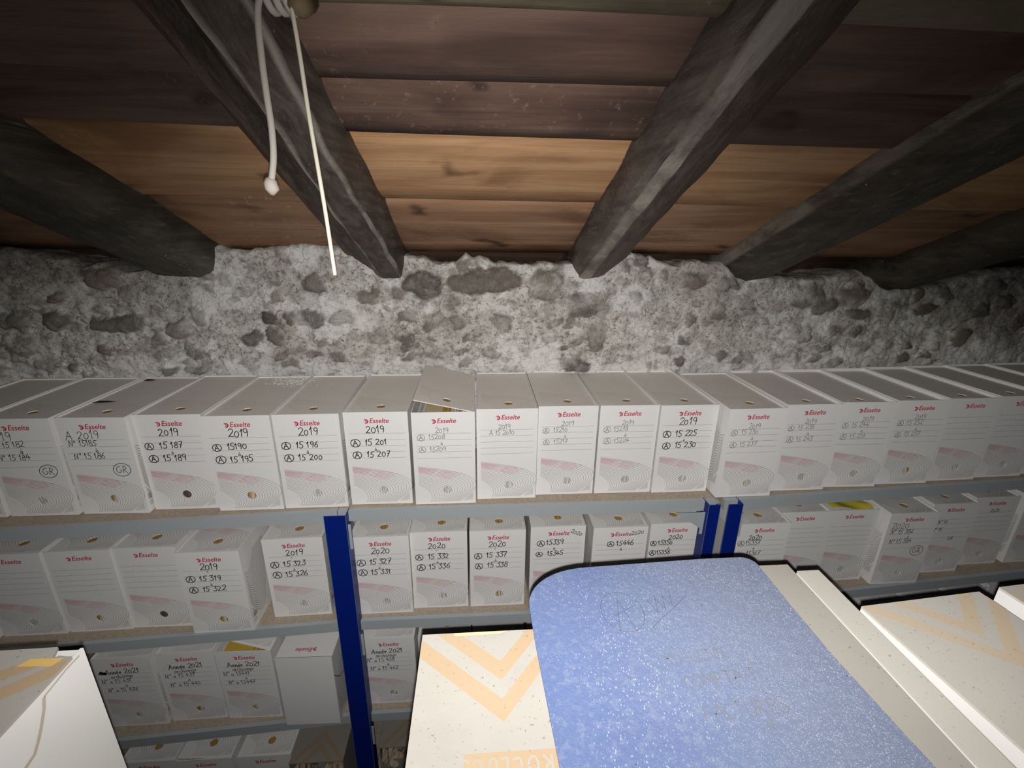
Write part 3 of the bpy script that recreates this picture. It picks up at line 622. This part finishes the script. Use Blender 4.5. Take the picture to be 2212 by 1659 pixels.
# handwriting layouts
def std(y, a, b, st='m', dash=True, x=None, h=.0125, yst=None):
    k = 1.34 if st == 'm' else 1.08
    L = [(y, x or None, .1925, .0165*(1.22 if st == 'm' else .84), yst or st)]
    if a: L.append(('@'+' '+a, .012, .1600 if st == 'm' else .1755, h*k, st))
    if b: L += [('\u00e0', .066, .1455 if st == 'm' else .161, .0115, 'b' if st == 'm' else st), ('@'+' '+b, .014, .1280 if st == 'm' else .1435, h*k, st)]
    return L
def nst(y, a, b, gr=True, st='b'):
    L = [(y, .012, .1925, .0215, st), ('No '+a, .014, .1755, .0145, st), ('\u00e0', .068, .160, .013, st), ('No '+b, .018, .1435, .0145, st)]
    if gr: L.append(('&', .094, .107, .0205, st))
    return L
def annee(a, b, st='b', blot=False):
    L = [('Ann\u00e9e 2021', .026, .1915, .0165, 'm'), ('archivage', .038, .1775, .0145, st), ('No a '+a, .012, .1605, .0135, st), ('\u00e0', .068, .1465, .011, st), ('No a '+b, .020, .129, .0135, st)]
    return L
def scrawl(seed):
    r = random.Random(seed); L = []
    for z in (.192, .176, .160, .144): L.append(('- '*r.randint(1, 3), .02+r.random()*.03, z, .012, 'f'))
    return L
G1 = 'archive boxes on the top shelf'; Z1 = 1.2005; P = 'white archive box marked '
S1 = ' top shelf'
for b in [
 (-1.246, 1.000, 0, scrawl(1), 'grey shaded archive box at the far left end of the dusty top shelf', 'white', .004, 0),
 (-1.091, 1.003, -.005, nst('2019', '15 182', '15 184'), P+'2019, 15 182 to 15 184 and a ringed GR, top shelf', 'white', .003, 0),
 (-.933, 1.005, -.02, nst('A 2019', '15185', '15 186'), P+'A 2019, 15185 to 15 186 and a ringed GR, top shelf', 'amber', .003, 0),
 (-.779, 1.016, -.001, std('2019', '15 187', '15 189'), P+'15 187 to 15 189, brown finger hole,'+S1, 'dark', .003, 0),
 (-.624, 1.003, .007, std('2019', '15190', '15 195'), P+'15190 to 15 195 under plaster crumbs,'+S1, 'amber', .004, .003),
 (-.472, 1.006, .012, std('2019', '15 196', '15 200'), P+'15 196 to 15 200,'+S1+' above the blue post', 'white', .003, 0),
 (-.317, 1.015, -.002, std('2019', '15 201', '15 207'), P+'15 201 to 15 207,'+S1, 'white', .003, 0),
 (-.1605, 1.008, .009, std('2019', '15208', '15209', 'p'), P+'15208 to 15209 with its lid lifted askew, top shelf', 'mixed', .003, 0),
 (-.009, 1.025, .004, [('2019', .052, .1925, .0135, 'p'), ('A 15 2010', .030, .1765, .0125, 'p')], P+'only 2019 and A 15 2010,'+S1, 'white', .003, 0),
 (.1415, 1.038, .006, std('2019', '15210', '15217', 'p'), P+'15210 to 15217,'+S1, 'white', .004, 0),
 (.294, 1.038, .001, std('2019', '15218', '15224', 'p'), P+'15218 to 15224,'+S1, 'white', .005, .004),
 (.4455, 1.034, .012, std('2019', '15 225', '15 230', 'm'), P+'15 225 to 15 230,'+S1, 'white', .005, .004),
 (.604, 1.004, .018, std('2019', '15 230', '15 237', 'p'), P+'15 230 to 15 237, above the pair of blue posts', 'amber', .004, .005),
 (.767, 1.028, .012, std('2019', '15 238', '15 243', 'p'), P+'15 238 to 15 243,'+S1, 'white', .007, 0),
 (.921, 1.040, -.012, std('2019', '15 244', '15 251', 'p'), P+'15 244 to 15 251,'+S1, 'white', .009, 0),
 (1.080, 1.048, .0, std('2019', '15 252', '15 257', 'p'), P+'15 252, second line worn,'+S1+' at right', 'amber', .010, .006),
 (1.236, 1.058, .02, scrawl(3), 'archive box next right of the one marked 15 252, its writing unreadable', 'white', .008, 0),
 (1.395, 1.070, .03, scrawl(4), 'archive box second right of the one marked 15 252, top shelf', 'white', .007, 0),
 (1.552, 1.083, .03, scrawl(5), 'archive box third right of the one marked 15 252, only its dark top seen', 'white', .006, 0),
 (1.710, 1.095, .03, scrawl(6), 'archive box fourth right of the one marked 15 252, dark at the picture edge', 'white', .006, 0)]:
    x, y, a, L, lab, dk, drop, bk = b
    kw = {}
    if 'askew' in lab: kw = dict(tilt=.225, lift=.002)
    o = archive_box(x, y, Z1, a, L, lab, G1, dk, drop, dusty=True, back=bk, **kw)
    if kw: OPEN1 = o
# what shows in the open box: a buff folder and upright sheets
mb = MB(); mb.box(.030, .012, .02, .072, .25, .238, 0); mb.build('folder', [BUFF], OPEN1)
mb = MB()
for i in range(9):
    x = .078+i*.0068; mb.box(x, .012+RNG.uniform(0, .01), .02, x+.0045, .26, .236+RNG.uniform(-.008, .007))
mb.build('papers', [PAPER], OPEN1)
G2 = 'archive boxes on the second shelf'; Z2 = .8600
def slant2020(x, z, ang, h=.0135):
    def f(mb, fn):
        c, s = math.cos(ang), math.sin(ang)
        write(mb, '2020', 0, 0, h, .0015, 4, lambda u, v: fn(x+u*c-v*s, z+u*s+v*c), random.Random(3))
    return f
S2 = ', second shelf'
def std2(y, a, b, st='m'):
    L = std(y, a, b, st); L[0] = (y, L[0][1], .1935, .0190, st); return L+[('-', .064, .1835, .012, 'm')]
for b in [
 (-1.356, .985, .01, scrawl(11), 'dim archive box cut by the left picture edge, second shelf', 'white', .002, None),
 (-1.200, .990, .01, scrawl(12), 'dim archive box with a faint smudge beside its logo, left end of second shelf', 'white', .002, None),
 (-1.045, .994, .02, scrawl(13), 'archive box with faded writing, second left of the one marked 15 319', 'amber', .002, None),
 (-.895, 1.001, -.009, scrawl(14), 'archive box with faded writing, directly left of the one marked 15 319', 'dark', .002, None),
 (-.734, .975, .003, std2('2019', '15 319', '15 322'), P+'15 319 to 15 322, patterned right side showing'+S2, 'amber', .002, None),
 (-.551, 1.016, .031, std2('2019', '15 323', '15 326'), P+'15 323 to 15 326, left of the blue post', 'white', .002, None),
 (-.334, 1.014, .002, std2('2020', '15 327', '15 331'), P+'15 327 to 15 331, right of the blue post'+S2, 'white', .002, None),
 (-.185, 1.027, -.001, std2('2020', '15 332', '15 336'), P+'15 332 to 15 336'+S2, 'amber', .002, None),
 (-.031, 1.025, .002, std2('2020', '15 337', '15 338'), P+'15 337 to 15 338'+S2, 'amber', .002, None),
 (.131, 1.034, .004, [('@15339', .018, .187, .0165, 'm'), ('\u00e0', .062, .172, .011, 'b'), ('@ 15345', .016, .152, .0155, 'm')], P+'15339 to 15345, 2020 slanting down its corner', 'dark', .002, slant2020(.106, .226, -.45)),
 (.297, 1.022, .004, [('@15446', .040, .187, .0165, 'm'), ('\u00e0', .076, .172, .011, 'b')], P+'15446 with 2020 beside its logo'+S2, 'white', .002, slant2020(.104, .2195, .08)),
 (.456, 1.032, .004, [('2020', .054, .194, .0155, 'm'), ('@15350', .004, .177, .0145, 'm'), ('\u00e0', .055, .162, .010, 'b'), ('@15356', .004, .146, .0135, 'm')], P+'15350, left of the pair of blue posts'+S2, 'amber', .002, None),
 (.694, 1.019, .004, [('2020', .034, .193, .0155, 'm'), ('@15357', .006, .176, .0150, 'b'), ('\u00e0', .052, .162, .011, 'b'), ('15367', .036, .144, .0140, 'b')], P+'15357 to 15367, right of the pair of blue posts', 'dark', .003, None),
 (.8435, 1.066, .004, scrawl(15), 'archive box with nearly blank lines, right of the one marked 15357', 'white', .004, None),
 (.9935, 1.068, .006, [], 'archive box with empty lines and a yellow sleeve on its lid', 'white', .006, None),
 (1.156, 1.046, .01, nst('2020', '15 382', '15 384'), P+'2020, 15 382 to 15 384, in the dim right bay', 'white', .004, None),
 (1.325, 1.085, .02, [('No 15', .03, .176, .0125, 'b'), ('No 15', .02, .150, .0125, 'b'), ('GR', .08, .118, .012, 'b')], 'dark archive box next right of the one marked 15 382'+S2, 'white', .004, None),
 (1.488, 1.112, .02, [('2020', .06, .192, .013, 'b')]+scrawl(17), 'dark archive box second right of the one marked 15 382'+S2, 'white', .004, None),
 (1.664, 1.115, .02, scrawl(18), 'dark archive box at the right picture edge'+S2, 'white', .004, None)]:
    x, y, a, L, lab, dk, drop, ex = b
    archive_box(x, y, Z2, a, L, lab, G2, dk, drop, extra=ex)
G3 = 'archive boxes on the third shelf'; Z3 = .5200; S3 = ', third shelf'
def blot(mb, fn):
    r = random.Random(5)
    for i in range(9): mb.ribbon([(.010+i*.0018, .1915+r.uniform(0, .003)), (.016+i*.0016, .197+r.uniform(0, .006)), (.019+i*.0015, .192)], .0022, 4, fn)
for b in [
 (-1.028, .995, .005, annee('15 431', '15 436'), P+'15 431, a word scribbled out'+S3, 'amber', .003, blot),
 (-.871, 1.002, .017, annee('15 437', '15 440'), P+'Ann\u00e9e 2021, 15 437'+S3, 'amber', .003, None),
 (-.718, 1.001, -.02, annee('15441', '15447'), 'archive box marked 15441 with its lid gaping over yellow folders'+S3, 'amber', .003, None),
 (-.338, 1.021, -.006, annee('15 456', '15 462'), P+'15 456 to 15 462'+S3, 'amber', .002, None),
 (-.180, 1.019, 0, [], 'archive box on the third shelf, right of the one marked 15 456, half hidden', 'amber', .002, None),
 (-.028, 1.022, 0, [], 'archive box on the third shelf seen just above the cream box top', 'amber', .002, None),
 (.130, 1.026, .0, [], 'archive box on the third shelf peeping out beside the blue folder corner', 'amber', .002, None),
 (1.180, 1.075, .02, [], 'dark archive box on the third shelf, leftmost in the right bay', 'amber', .003, None),
 (1.340, 1.090, .03, [], 'dark archive box on the third shelf, middle of the right bay', 'amber', .003, None),
 (1.500, 1.110, .03, [], 'dark archive box on the third shelf above the big cream box', 'amber', .003, None),
 (1.662, 1.120, .03, [], 'dark archive box on the third shelf at the right picture edge', 'amber', .003, None)]:
    x, y, a, L, lab, dk, drop, ex = b
    kw = dict(tilt=.36, lift=.002) if 'gaping' in lab else {}
    o = archive_box(x, y, Z3, a, L, lab, G3, dk, drop, extra=ex, **kw)
    if kw: OPEN3 = o
mb = MB(); mb.box(.018, .012, .02, .095, .25, .236, 0); mb.build('folder', [YELL], OPEN3)
mb = MB()
for i in range(5): mb.box(.10+i*.008, .012, .02, .106+i*.008, .25, .23+RNG.uniform(0, .01))
mb.build('papers', [AMBER], OPEN3)
G4 = 'archive boxes on the bottom shelf'; Z4 = .1800
for b in [
 (-1.012, .960, .0, 'dim archive box on the bottom shelf beside the torn cream box', 'amber', .003, 0),
 (-.858, .957, .0, 'archive box on the bottom shelf with its lid lifted at the left', 'amber', .003, .07),
 (-.695, .957, .0, 'archive box on the bottom shelf, left of the chevron box', 'amber', .003, 0)]:
    x, y, a, lab, dk, drop, tl = b
    archive_box(x, y, Z4, a, [], lab, G4, dk, drop, tilt=tl)
# the box standing back to front on the third shelf
def turned_box():
    t = thing('archive_box', 'blank archive box turned round, upside-down logo on its top, left of the blue post', 'box', (-.549, .972, Z3), -.016, G3)
    mb = MB(); th = .0022
    mb.box(0, 0, 0, BW, th, BH); mb.box(0, th, 0, th, BD, BH-.002); mb.box(BW-th, th, 0, BW, BD, BH-.002); mb.box(th, BD-th, 0, BW-th, BD, BH); mb.box(th, th, 0, BW-th, BD-th, th)
    fn = lambda u, v: (BW+.0003, .002+v*1.1, .20-u*1.2)
    mb.ribbon([(.02, .0), (.035, .012), (.055, .03), (.07, .06)], .0016, 2, fn)
    for p, r in ARCS: mb.ribbon(p, .0007, 1, fn)
    mb.build('carton', [WHITE, GREY, BLACK], t)
    mb = MB(); mb.box(.001, .001, BH-.002, BW-.001, BD-.001, BH)
    fl_ = lambda u, v: (BW-u, .245-v, BH+.0003)
    logo(mb, .045, .215, 1, fl_)
    write(mb, '2020  15', .02, .140, .02, .0022, 2, fl_, random.Random(9))
    mb.build('lid', [WHITE, RED, BLACK], t)
turned_box()
# yellow sleeve lying on a lid
mb = MB(); r = random.Random(2); nx, ny = 10, 7; v = []
for s in (0, 1):
    for i in range(nx+1):
        for j in range(ny+1):
            u, w_ = i/nx, j/ny
            v.append((.118*u-.02*w_, .085*w_-.01*u, .004+.004*math.sin(u*7+w_*4)+.010*max(0, u-.6)*math.sin(w_*9)+.010*w_*(1-u)-s*.0012))
n = (nx+1)*(ny+1); q = [(i*(ny+1)+j, (i+1)*(ny+1)+j, (i+1)*(ny+1)+j+1, i*(ny+1)+j+1) for i in range(nx) for j in range(ny)]
mb.mesh(v, q+[tuple(k+n for k in f[::-1]) for f in q])
o = mb.build('plastic_sleeve', [flat('yellow_plastic', (.62, .50, .06), .3, .5)], smooth=True); o.location = (1.005, 1.082, Z2+BH-.002)
tag(o, 'crumpled yellow plastic sleeve lying on a box lid in the right bay', 'sleeve')
# ------------------------------------------------------------------ old cream boxes printed with chevrons
CREAMC = (.272, .256, .228)
def cream_mat():
    M = Mat('aged_cream_card', .7)
    c = M.mix(M.ramp(M.noise(7, 5, .6), .4, .75), CREAMC, tuple(x*.86 for x in CREAMC))
    return M, c
def speckle(M, c, k=1.0):
    s = M.ramp(M.noise(330, 3, .6), .655, .70)
    c = M.mix(M.mth('MULTIPLY', s, .55*k), c, (.09, .08, .06))
    v = M.ramp(M.voro(210, M.mapd((1, .5, 1))), .13, .05)
    return M.mix(M.mth('MULTIPLY', v, M.mth('MULTIPLY', M.ramp(M.noise(13, 4, .6), .50, .64), k)), c, (.05, .045, .04))
M, c = cream_mat(); M.color(speckle(M, c)); M.bump(M.noise(90, 4), .12, .001); CREAM = M.m
M = Mat('peach_print', .7); c = M.mix(M.ramp(M.noise(6, 4), .35, .7), (.295, .215, .135), (.29, .228, .16)); M.color(speckle(M, c, .8)); PEACH = M.m
M = Mat('grey_worn_card', .75); M.color(speckle(M, M.mix(M.noise(5, 4), (.40, .378, .338), (.355, .336, .30)), .9)); CREAMG = M.m
M = Mat('faded_peach_print', .7); M.color(speckle(M, M.mix(M.ramp(M.noise(6, 4), .35, .7), (.415, .335, .24), (.40, .35, .285)), .9)); FADED = M.m
INNER = card('torn_white_card', (.56, .55, .53)); TORN = flat('torn_edge', (.36, .31, .25), .9)
HILITE = flat('edge_highlight_card', (.40, .34, .20), .8)  # paler colour for the painted highlight on a lid's front edge
TEAR = [(.0443, .2395), (.0475, .230), (.0541, .2186), (.0600, .210), (.0658, .2033), (.0758, .2010), (.090, .192)]
OCHRE = flat('ochre_stain', (.50, .32, .10), .7)
def chevron(apex_u, v_low, th, sl, sr, w):
    """Band polygon clipped to the top (u 0..w, v >= .001) as two arm quads."""
    out = []
    for s, side in ((sl, -1), (sr, 1)):
        lim = apex_u if side < 0 else w-apex_u
        def top(d, v0): return v0-s*d
        dl = min(lim, (v_low-.001)/s); dh = min(lim, (v_low-th-.001)/s)
        P = [(0, v_low-th), (0, v_low), (dl, top(dl, v_low))]
        if dl > dh+1e-6 and dl < lim-1e-6: P.append((dh, top(dh, v_low-th)))
        elif dl >= lim-1e-6 and dh < lim-1e-6: P += [(lim, .001), (dh, .001)]
        else: P.append((dh, top(dh, v_low-th)))
        P = [(apex_u+side*d, v) for d, v in P]
        out.append(P if side > 0 else P[::-1])
    return out
def chevron_box(x, y, z, rz, label, group, w=BW, d=.345, sl=1.2, sr=.86, band=True, lidmat=None, open_front=False, chev=True, notch=False, apex=.075):
    t = thing('archive_box', label, 'box', (x, y, z), rz, group)
    th = .0025; mb = MB(); H = BH
    mb.box(0, 0, 0, th, d, H-.001, 0); mb.box(w-th, 0, 0, w, d, H-.001, 0); mb.box(th, d-th, 0, w-th, d, H-.003, 0)
    mb.box(th, 0, 0, w-th, th, H-.003 if not open_front else H*.80, 0); mb.box(th, th, 0, w-th, d-th, th, 0)
    mb.build('carton', [INNER if not open_front else CREAM], t)
    mb = MB()
    poly = [(0, 0), (w, 0), (w, d), (0, d)]
    if notch: poly = [(.021, 0), (w, 0), (w, d), (0, d), (0, .012), (.006, .0115), (.012, .010), (.016, .013), (.0185, .006)]
    n = 14                                              # softly worn front edge and corners
    mb.prism(poly, H-.001, H+.0016, 0)
    if chev:
        for a in ((apex, .088, .019, sl, sr, w), (apex, .052, .0185, sl, sr, w)):
            for P in chevron(*a):
                if len(P) >= 3:
                    if notch: P = [(u, max(v, .013)) for u, v in P]
                    mb.face([(u, v, H+.0019) for u, v in P], 1)
    if band:
        mb.face([(w-.112, .110, H+.0019), (w-.042, .110, H+.0019), (w-.042, .136, H+.0019), (w-.112, .136, H+.0019)], 1)
        write(mb, 'ROCL0CS', w-.108, .1145, .0125, .0016, 0, lambda u, v: (u, v, H+.0022), random.Random(4), 1.25, 0)
    if notch:
        mb.face([(.006, .013, H+.0021), (.034, .012, H+.0021), (.040, .019, H+.0021), (.010, .021, H+.0021)], 2)
    if band:                                            # pale strip painted in as a highlight along the front edge
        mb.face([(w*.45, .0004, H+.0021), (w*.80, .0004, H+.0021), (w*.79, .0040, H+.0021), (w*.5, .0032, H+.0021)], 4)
    mb.build('lid', [lidmat or CREAM, FADED if lidmat is CREAMG else PEACH, OCHRE, TORN, HILITE], t)
    if notch:                                           # a long tear down the white side
        fn = lambda u, v: (-.0005, u, v)
        mb = MB(); mb.ribbon(TEAR, .0034, 0, fn); mb.ribbon([(.006, H-.0035), (.02, H-.003), (TEAR[0][0], TEAR[0][1])], .0020, 0, fn); mb.build('tear', [TORN], t)
    if open_front:                                      # torn front showing crumpled brown papers
        r = random.Random(int(abs(x)*1000)); mb = MB()
        for k in range(9):
            x0 = .008+k*.0148; v = []
            for i in range(6):
                for j in range(4): v.append((x0+j*.005, .004-.012*math.sin(i*.7+k)+r.uniform(-.006, .006), H*.72+i*.0105+r.uniform(-.002, .002)))
            mb.mesh(v, [(i*4+j, i*4+j+1, (i+1)*4+j+1, (i+1)*4+j) for i in range(5) for j in range(3)])
        M = Mat('brown_paper', .8); M.color(M.mix(M.noise(30, 5), (.30, .20, .12), (.55, .45, .34))); mb.build('papers', [M.m], t)
    return t
GF = 'old cream chevron boxes in the foreground'; TOPZ = 1.480; FZ = TOPZ-BH-.0016
# built facing the aisle, so turned half round: the right-hand far corner is the origin
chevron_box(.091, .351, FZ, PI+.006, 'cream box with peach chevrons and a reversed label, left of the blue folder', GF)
chevron_box(.360, .427, FZ, PI, 'cream box mostly under the blue folder, its bare right strip showing', GF, chev=False, band=False)
chevron_box(.3905, .416, FZ, PI, 'narrow cream box squeezed between two others, right of the blue folder', GF, w=.0262, chev=False, band=False, lidmat=CREAMG)
chevron_box(.545, .374, FZ, PI+.088, 'big cream box with a faded peach chevron at the right edge', GF, lidmat=CREAMG, sl=1.0, sr=.95, band=False, apex=.062)
chevron_box(.722, .392, FZ, PI+.088, 'cream box just entering at the right picture edge', GF, lidmat=CREAMG, band=False)
chevron_box(-.3685, .3555, FZ, PI+.02, 'torn cream box with a stained chevron lid at the left edge', GF, lidmat=CREAM, notch=True, sl=.75, sr=.9, band=False)
G5 = 'chevron boxes on the bottom shelf'
chevron_box(-.542, .930, Z4, 0, 'cream chevron box on the bottom shelf, left of the blue post', G5, sl=1.1, sr=1.1, open_front=True, band=False)
chevron_box(-.300, .958, Z4, 0, 'cream chevron box on the bottom shelf, right of the blue post', G5, sl=1.1, sr=1.1, open_front=True, band=False)
# ------------------------------------------------------------------ blue folder
def folder():
    t = thing('document_folder', 'dusty light blue card folder lying across the cream boxes', 'folder', (0, 0, TOPZ+.0004))
    def outline(g=0):
        P = [(.060, .120), (.056, .20), (.0525, .27), (.0495, .33), (.0485, .372)]
        P += [(.1275-.079*math.cos(a)**.9 if a < 1.57 else .1275, .375+.0545*math.sin(a)) for a in np.linspace(.12, 1.5, 12)]
        P += [(.20, .4335), (.26, .4365), (.302, .437)]
        P += [(.306+.0145*math.sin(a), .4225+.0145*math.cos(a)) for a in np.linspace(.1, 1.5, 7)]
        P += [(.3195, .36), (.320, .30), (.325, .23), (.331, .17), (.334, .12)]
        return [(x+(g if x < .2 else -g), y-(g if y > .3 else -g)) for x, y in P]
    M = Mat('blue_card', .6)
    base = M.mix(M.ramp(M.noise(5, 4), .35, .7), (.092, .124, .232), (.074, .105, .214))
    sx_ = M.n('SeparateXYZ'); M.l(M.co, sx_.inputs[0])
    drift = M.ramp(M.mth('ADD', sx_.outputs[0], M.mth('MULTIPLY', M.noise(7, 4), .16)), .14, .36)     # dust has settled thicker towards the right
    c = M.mix(M.mth('MULTIPLY', drift, .55), base, (.165, .18, .22))
    c = M.mix(M.mth('MULTIPLY', M.ramp(M.noise(150, 5, .7), .48, .66), .30), c, (.21, .228, .27))
    f1 = M.ramp(M.voro(460, M.mapd((1.0, .5, 1))), .27, .10)
    dens = M.ramp(M.noise(11, 3), .40, .62)
    c = M.mix(M.mth('MULTIPLY', f1, M.mth('ADD', M.mth('MULTIPLY', dens, .6), .06)), c, (.42, .44, .50))
    f2 = M.ramp(M.voro(680), .27, .10)
    c = M.mix(M.mth('MULTIPLY', f2, M.mth('ADD', M.mth('MULTIPLY', drift, .7), .1)), c, (.46, .48, .54))
    sp = M.ramp(M.voro(40), .045, .025); c = M.mix(M.mth('MULTIPLY', sp, .8), c, (.05, .05, .07))
    M.color(c); M.bump(M.noise(170, 5, .7), .35, .002)
    PENC = flat('faint_pencil', (.07, .075, .10), .6); GHOST = flat('faint_worn_writing', (.125, .13, .15), .7)
    mb = MB(); mb.prism(outline(), .0026, .0041)
    fn = lambda u, v: (u, v, .0043)
    r = random.Random(8)
    mb.ribbon([(.142+.0215*math.cos(a), .3635+.0255*math.sin(a)) for a in np.linspace(.9, 6.9, 30)], .00055, 1, fn)
    mb.ribbon([(.133, .340), (.141, .380), (.149, .338)], .0005, 1, fn); mb.ribbon([(.128, .356), (.160, .372)], .0005, 1, fn)
    for i in range(3): mb.ribbon([(.172+i*.009, .378+i*.002), (.178+i*.009, .360+i*.004), (.182+i*.009, .384+i*.002)], .0005, 1, fn)
    mb.ribbon([(.166, .342), (.178, .352), (.196, .365), (.216, .381)], .0005, 1, fn)
    write(mb, 'BULLETIN', .163, .302, .0125, .0009, 2, fn, r, 1.0, .06)
    write(mb, 'COMPTA T', .171, .278, .0130, .0010, 2, fn, r, 1.0, .05)
    write(mb, 'FACTURES'.replace('C', 'C'), .175, .250, .0140, .0010, 2, fn, r, 1.0, .06)
    write(mb, 'N', .222, .240, .010, .0007, 2, fn, r)
    mb.build('cover', [M.m, PENC, GHOST], t)
    mb = MB(); mb.prism(outline(.004), .0013, .0024); mb.build('papers', [PAPER], t)
    mb = MB(); mb.prism(outline(.0008), 0, .0012); mb.build('back_cover', [M.m], t)
folder()
# ------------------------------------------------------------------ shelving
NAVY = flat('navy_enamel', (.002, .015, .19), .42, .3); EDGE = flat('chipped_navy_edge', (.10, .15, .27), .5)
GALV = flat('pale_grey_steel', (.40, .435, .455), .45, .4)
M = Mat('chipboard', .8); M.color(M.mix(M.ramp(M.noise(120, 5, .7), .35, .7), (.46, .385, .30), (.36, .29, .215))); CHIP = M.m
LEVELS = (1.2, .86, .52, .18)
def post(t, x0, x1, yf, top, left=True):
    mb = MB(); d = .036
    mb.box(x0+.0012, yf, 0, x1-.0012, yf+.0018, top, 0)
    mb.box(x0, yf+.0002, 0, x0+.0012, yf+.002, top, 1); mb.box(x1-.0012, yf+.0002, 0, x1, yf+.002, top, 1)
    s = x0 if left else x1-.0018
    mb.box(s, yf+.0018, 0, s+.0018, yf+d, top, 0)
    return mb.build('post', [NAVY, EDGE], t)
def gusset(t, x, y, z, s, w=.075, h=.052):
    mb = MB(); th = .0014
    P = [(0, 0), (s*w, 0), (0, -h)]
    if s > 0: P = P[::-1]
    v = [(x+a, y, z+b) for a, b in P]+[(x+a, y+th, z+b) for a, b in P]
    mb.mesh(v, [(0, 1, 2), (5, 4, 3), (0, 3, 4, 1), (1, 4, 5, 2), (2, 5, 3, 0)])
    xa, xb = sorted((x-s*.003, x+s*.008)); mb.box(xa, y-.002, z-h-.012, xb, y-.0005, z+.002)
    return mb.build('bracket', [GALV], t)
def deck(t, a, b, yb, z, th=.018):
    """Chipboard shelf with a steel front beam; a and b are its front corners."""
    mb = MB(); o = .0125
    mb.prism([(a[0], a[1]+o), (b[0], b[1]+o), (b[0], yb), (a[0], yb)], z-.0005-th, z-.0006); mb.build('shelf_board', [CHIP], t)
    mb = MB(); mb.prism([(a[0], a[1]), (b[0], b[1]), (b[0], b[1]+.012), (a[0], a[1]+.012)], z-.030, z-.0008)
    mb.prism([(a[0], a[1]+.012), (b[0], b[1]+.012), (b[0], b[1]+.03), (a[0], a[1]+.03)], z-.030, z-.0285); mb.build('front_beam', [GALV], t)
    mb = MB(); mb.prism([(a[0], yb), (b[0], yb), (b[0], yb+.012), (a[0], yb+.012)], z-.030, z-.0008); mb.build('rear_beam', [GALV], t)
GS = 'steel shelving bays along the stone wall'
u1 = thing('shelving_unit', 'left shelving bay with pale beams, ending at the single blue post', 'shelf', (-.95, 1.1, 0), 0, GS)
u2 = thing('shelving_unit', 'middle shelving bay between the single and the paired blue posts', 'shelf', (.1, 1.1, 0), 0, GS)
u3 = thing('shelving_unit', 'right shelving bay starting at the right one of the paired blue posts', 'shelf', (1.2, 1.1, 0), 0, GS)
def place(t):
    for c in t.children: c.location = (-t.location.x, -t.location.y, -t.location.z)
for z in LEVELS:
    deck(u1, (-1.50, .926), (-.348, .990), 1.295, z)
    deck(u2, (-.346, .990), (.602, .992), 1.305, z)
    deck(u3, (.624, .990), (2.02, 1.085 if z > 1 else 1.10), 1.36, z)
post(u1, -1.54, -1.50, .915, 1.2); post(u1, -1.54, -1.50, 1.31, 1.2)
post(u2, -.373, -.321, .968, 1.2, False); post(u2, -.373, -.343, 1.318, 1.2); post(u2, .572, .603, .970, 1.2, True); post(u2, .606, .621, 1.318, 1.2, False)
post(u3, .623, .662, .970, 1.2, False); post(u3, .623, .662, 1.376, 1.2); post(u3, 2.0, 2.04, 1.07, 1.2, False); post(u3, 2.0, 2.04, 1.376, 1.2, False)
for z in LEVELS[:3]:
    gusset(u2, .572, .984, z-.030, -1)
    mb = MB(); mb.box(-.3195, .972, z-.098, -.313, .9745, z-.028); mb.build('bracket', [GALV], u2)
    mb = MB(); mb.box(.6635, .972, z-.098, .669, .9745, z-.028); mb.build('bracket', [GALV], u3)
for t in (u1, u2, u3): place(t)
u4 = thing('shelving_unit', 'near shelf carrying the cream boxes at the bottom of the picture', 'shelf', (.2, .2, 0))
mb = MB(); mb.box(-.60, -.02, FZ-.0195, .95, .335, FZ-.0008); mb.build('shelf_board', [CHIP], u4)
mb = MB(); mb.box(-.60, .336, FZ-.032, .95, .346, FZ-.001); mb.build('front_beam', [GALV], u4)
for x in (-.64, .95):
    post(u4, x, x+.04, .336, FZ); post(u4, x, x+.04, -.03, FZ)
place(u4)
# ------------------------------------------------------------------ plaster crumbs and splinters on the dusty lids
mb = MB(); r = random.Random(12); zt = Z1+BH-.003
def crumb(x, y, s, z):
    v = [(x+s*a*r.uniform(.6, 1.2), y+s*b*r.uniform(.6, 1.2), z+s*c*r.uniform(.5, .9)) for a, b, c in ((1, 0, .25), (0, 1, .25), (-1, 0, .25), (0, -1, .25), (0, 0, .9), (0, 0, 0))]
    mb.mesh(v, [(0, 1, 4), (1, 2, 4), (2, 3, 4), (3, 0, 4), (1, 0, 5), (2, 1, 5), (3, 2, 5), (0, 3, 5)])
for i in range(330): crumb(-.515+r.gauss(0, .036), 1.268+r.gauss(0, .020), abs(r.gauss(.0024, .0018))+.0007, zt-.0015)
for i in range(150): crumb(r.uniform(-1.1, 1.0), r.uniform(1.03, 1.28), abs(r.gauss(.0009, .0007))+.0004, zt-.002)
M = Mat('plaster_crumb', .9); M.color((.70, .69, .66))
tag(mb.build('plaster_crumbs', [M.m]), 'white plaster crumbs strewn over the dusty top-shelf box lids', 'plaster crumbs', None, 'stuff')
def splinter(x, y, l, a, lab):
    mb = MB(); mb.tube([(-l/2, 0, .001), (-l*.2, .001, .0022), (l*.2, -.001, .0022), (l/2, 0, .001)], [.0005, .0028, .0022, .0004], 0, 6)
    o = mb.build('wood_splinter', [flat('dark_splinter', (.02, .016, .013), .9)]); o.location = (x, y, Z1+BH-.0025); o.rotation_euler.z = a
    tag(o, lab, 'splinter')
splinter(-.90, 1.105, .05, .12, 'dark wood splinter on the lid of the box marked A 2019')
splinter(-.905, 1.275, .03, .1, 'small dark splinter near the wall on the lid of the box marked A 2019')
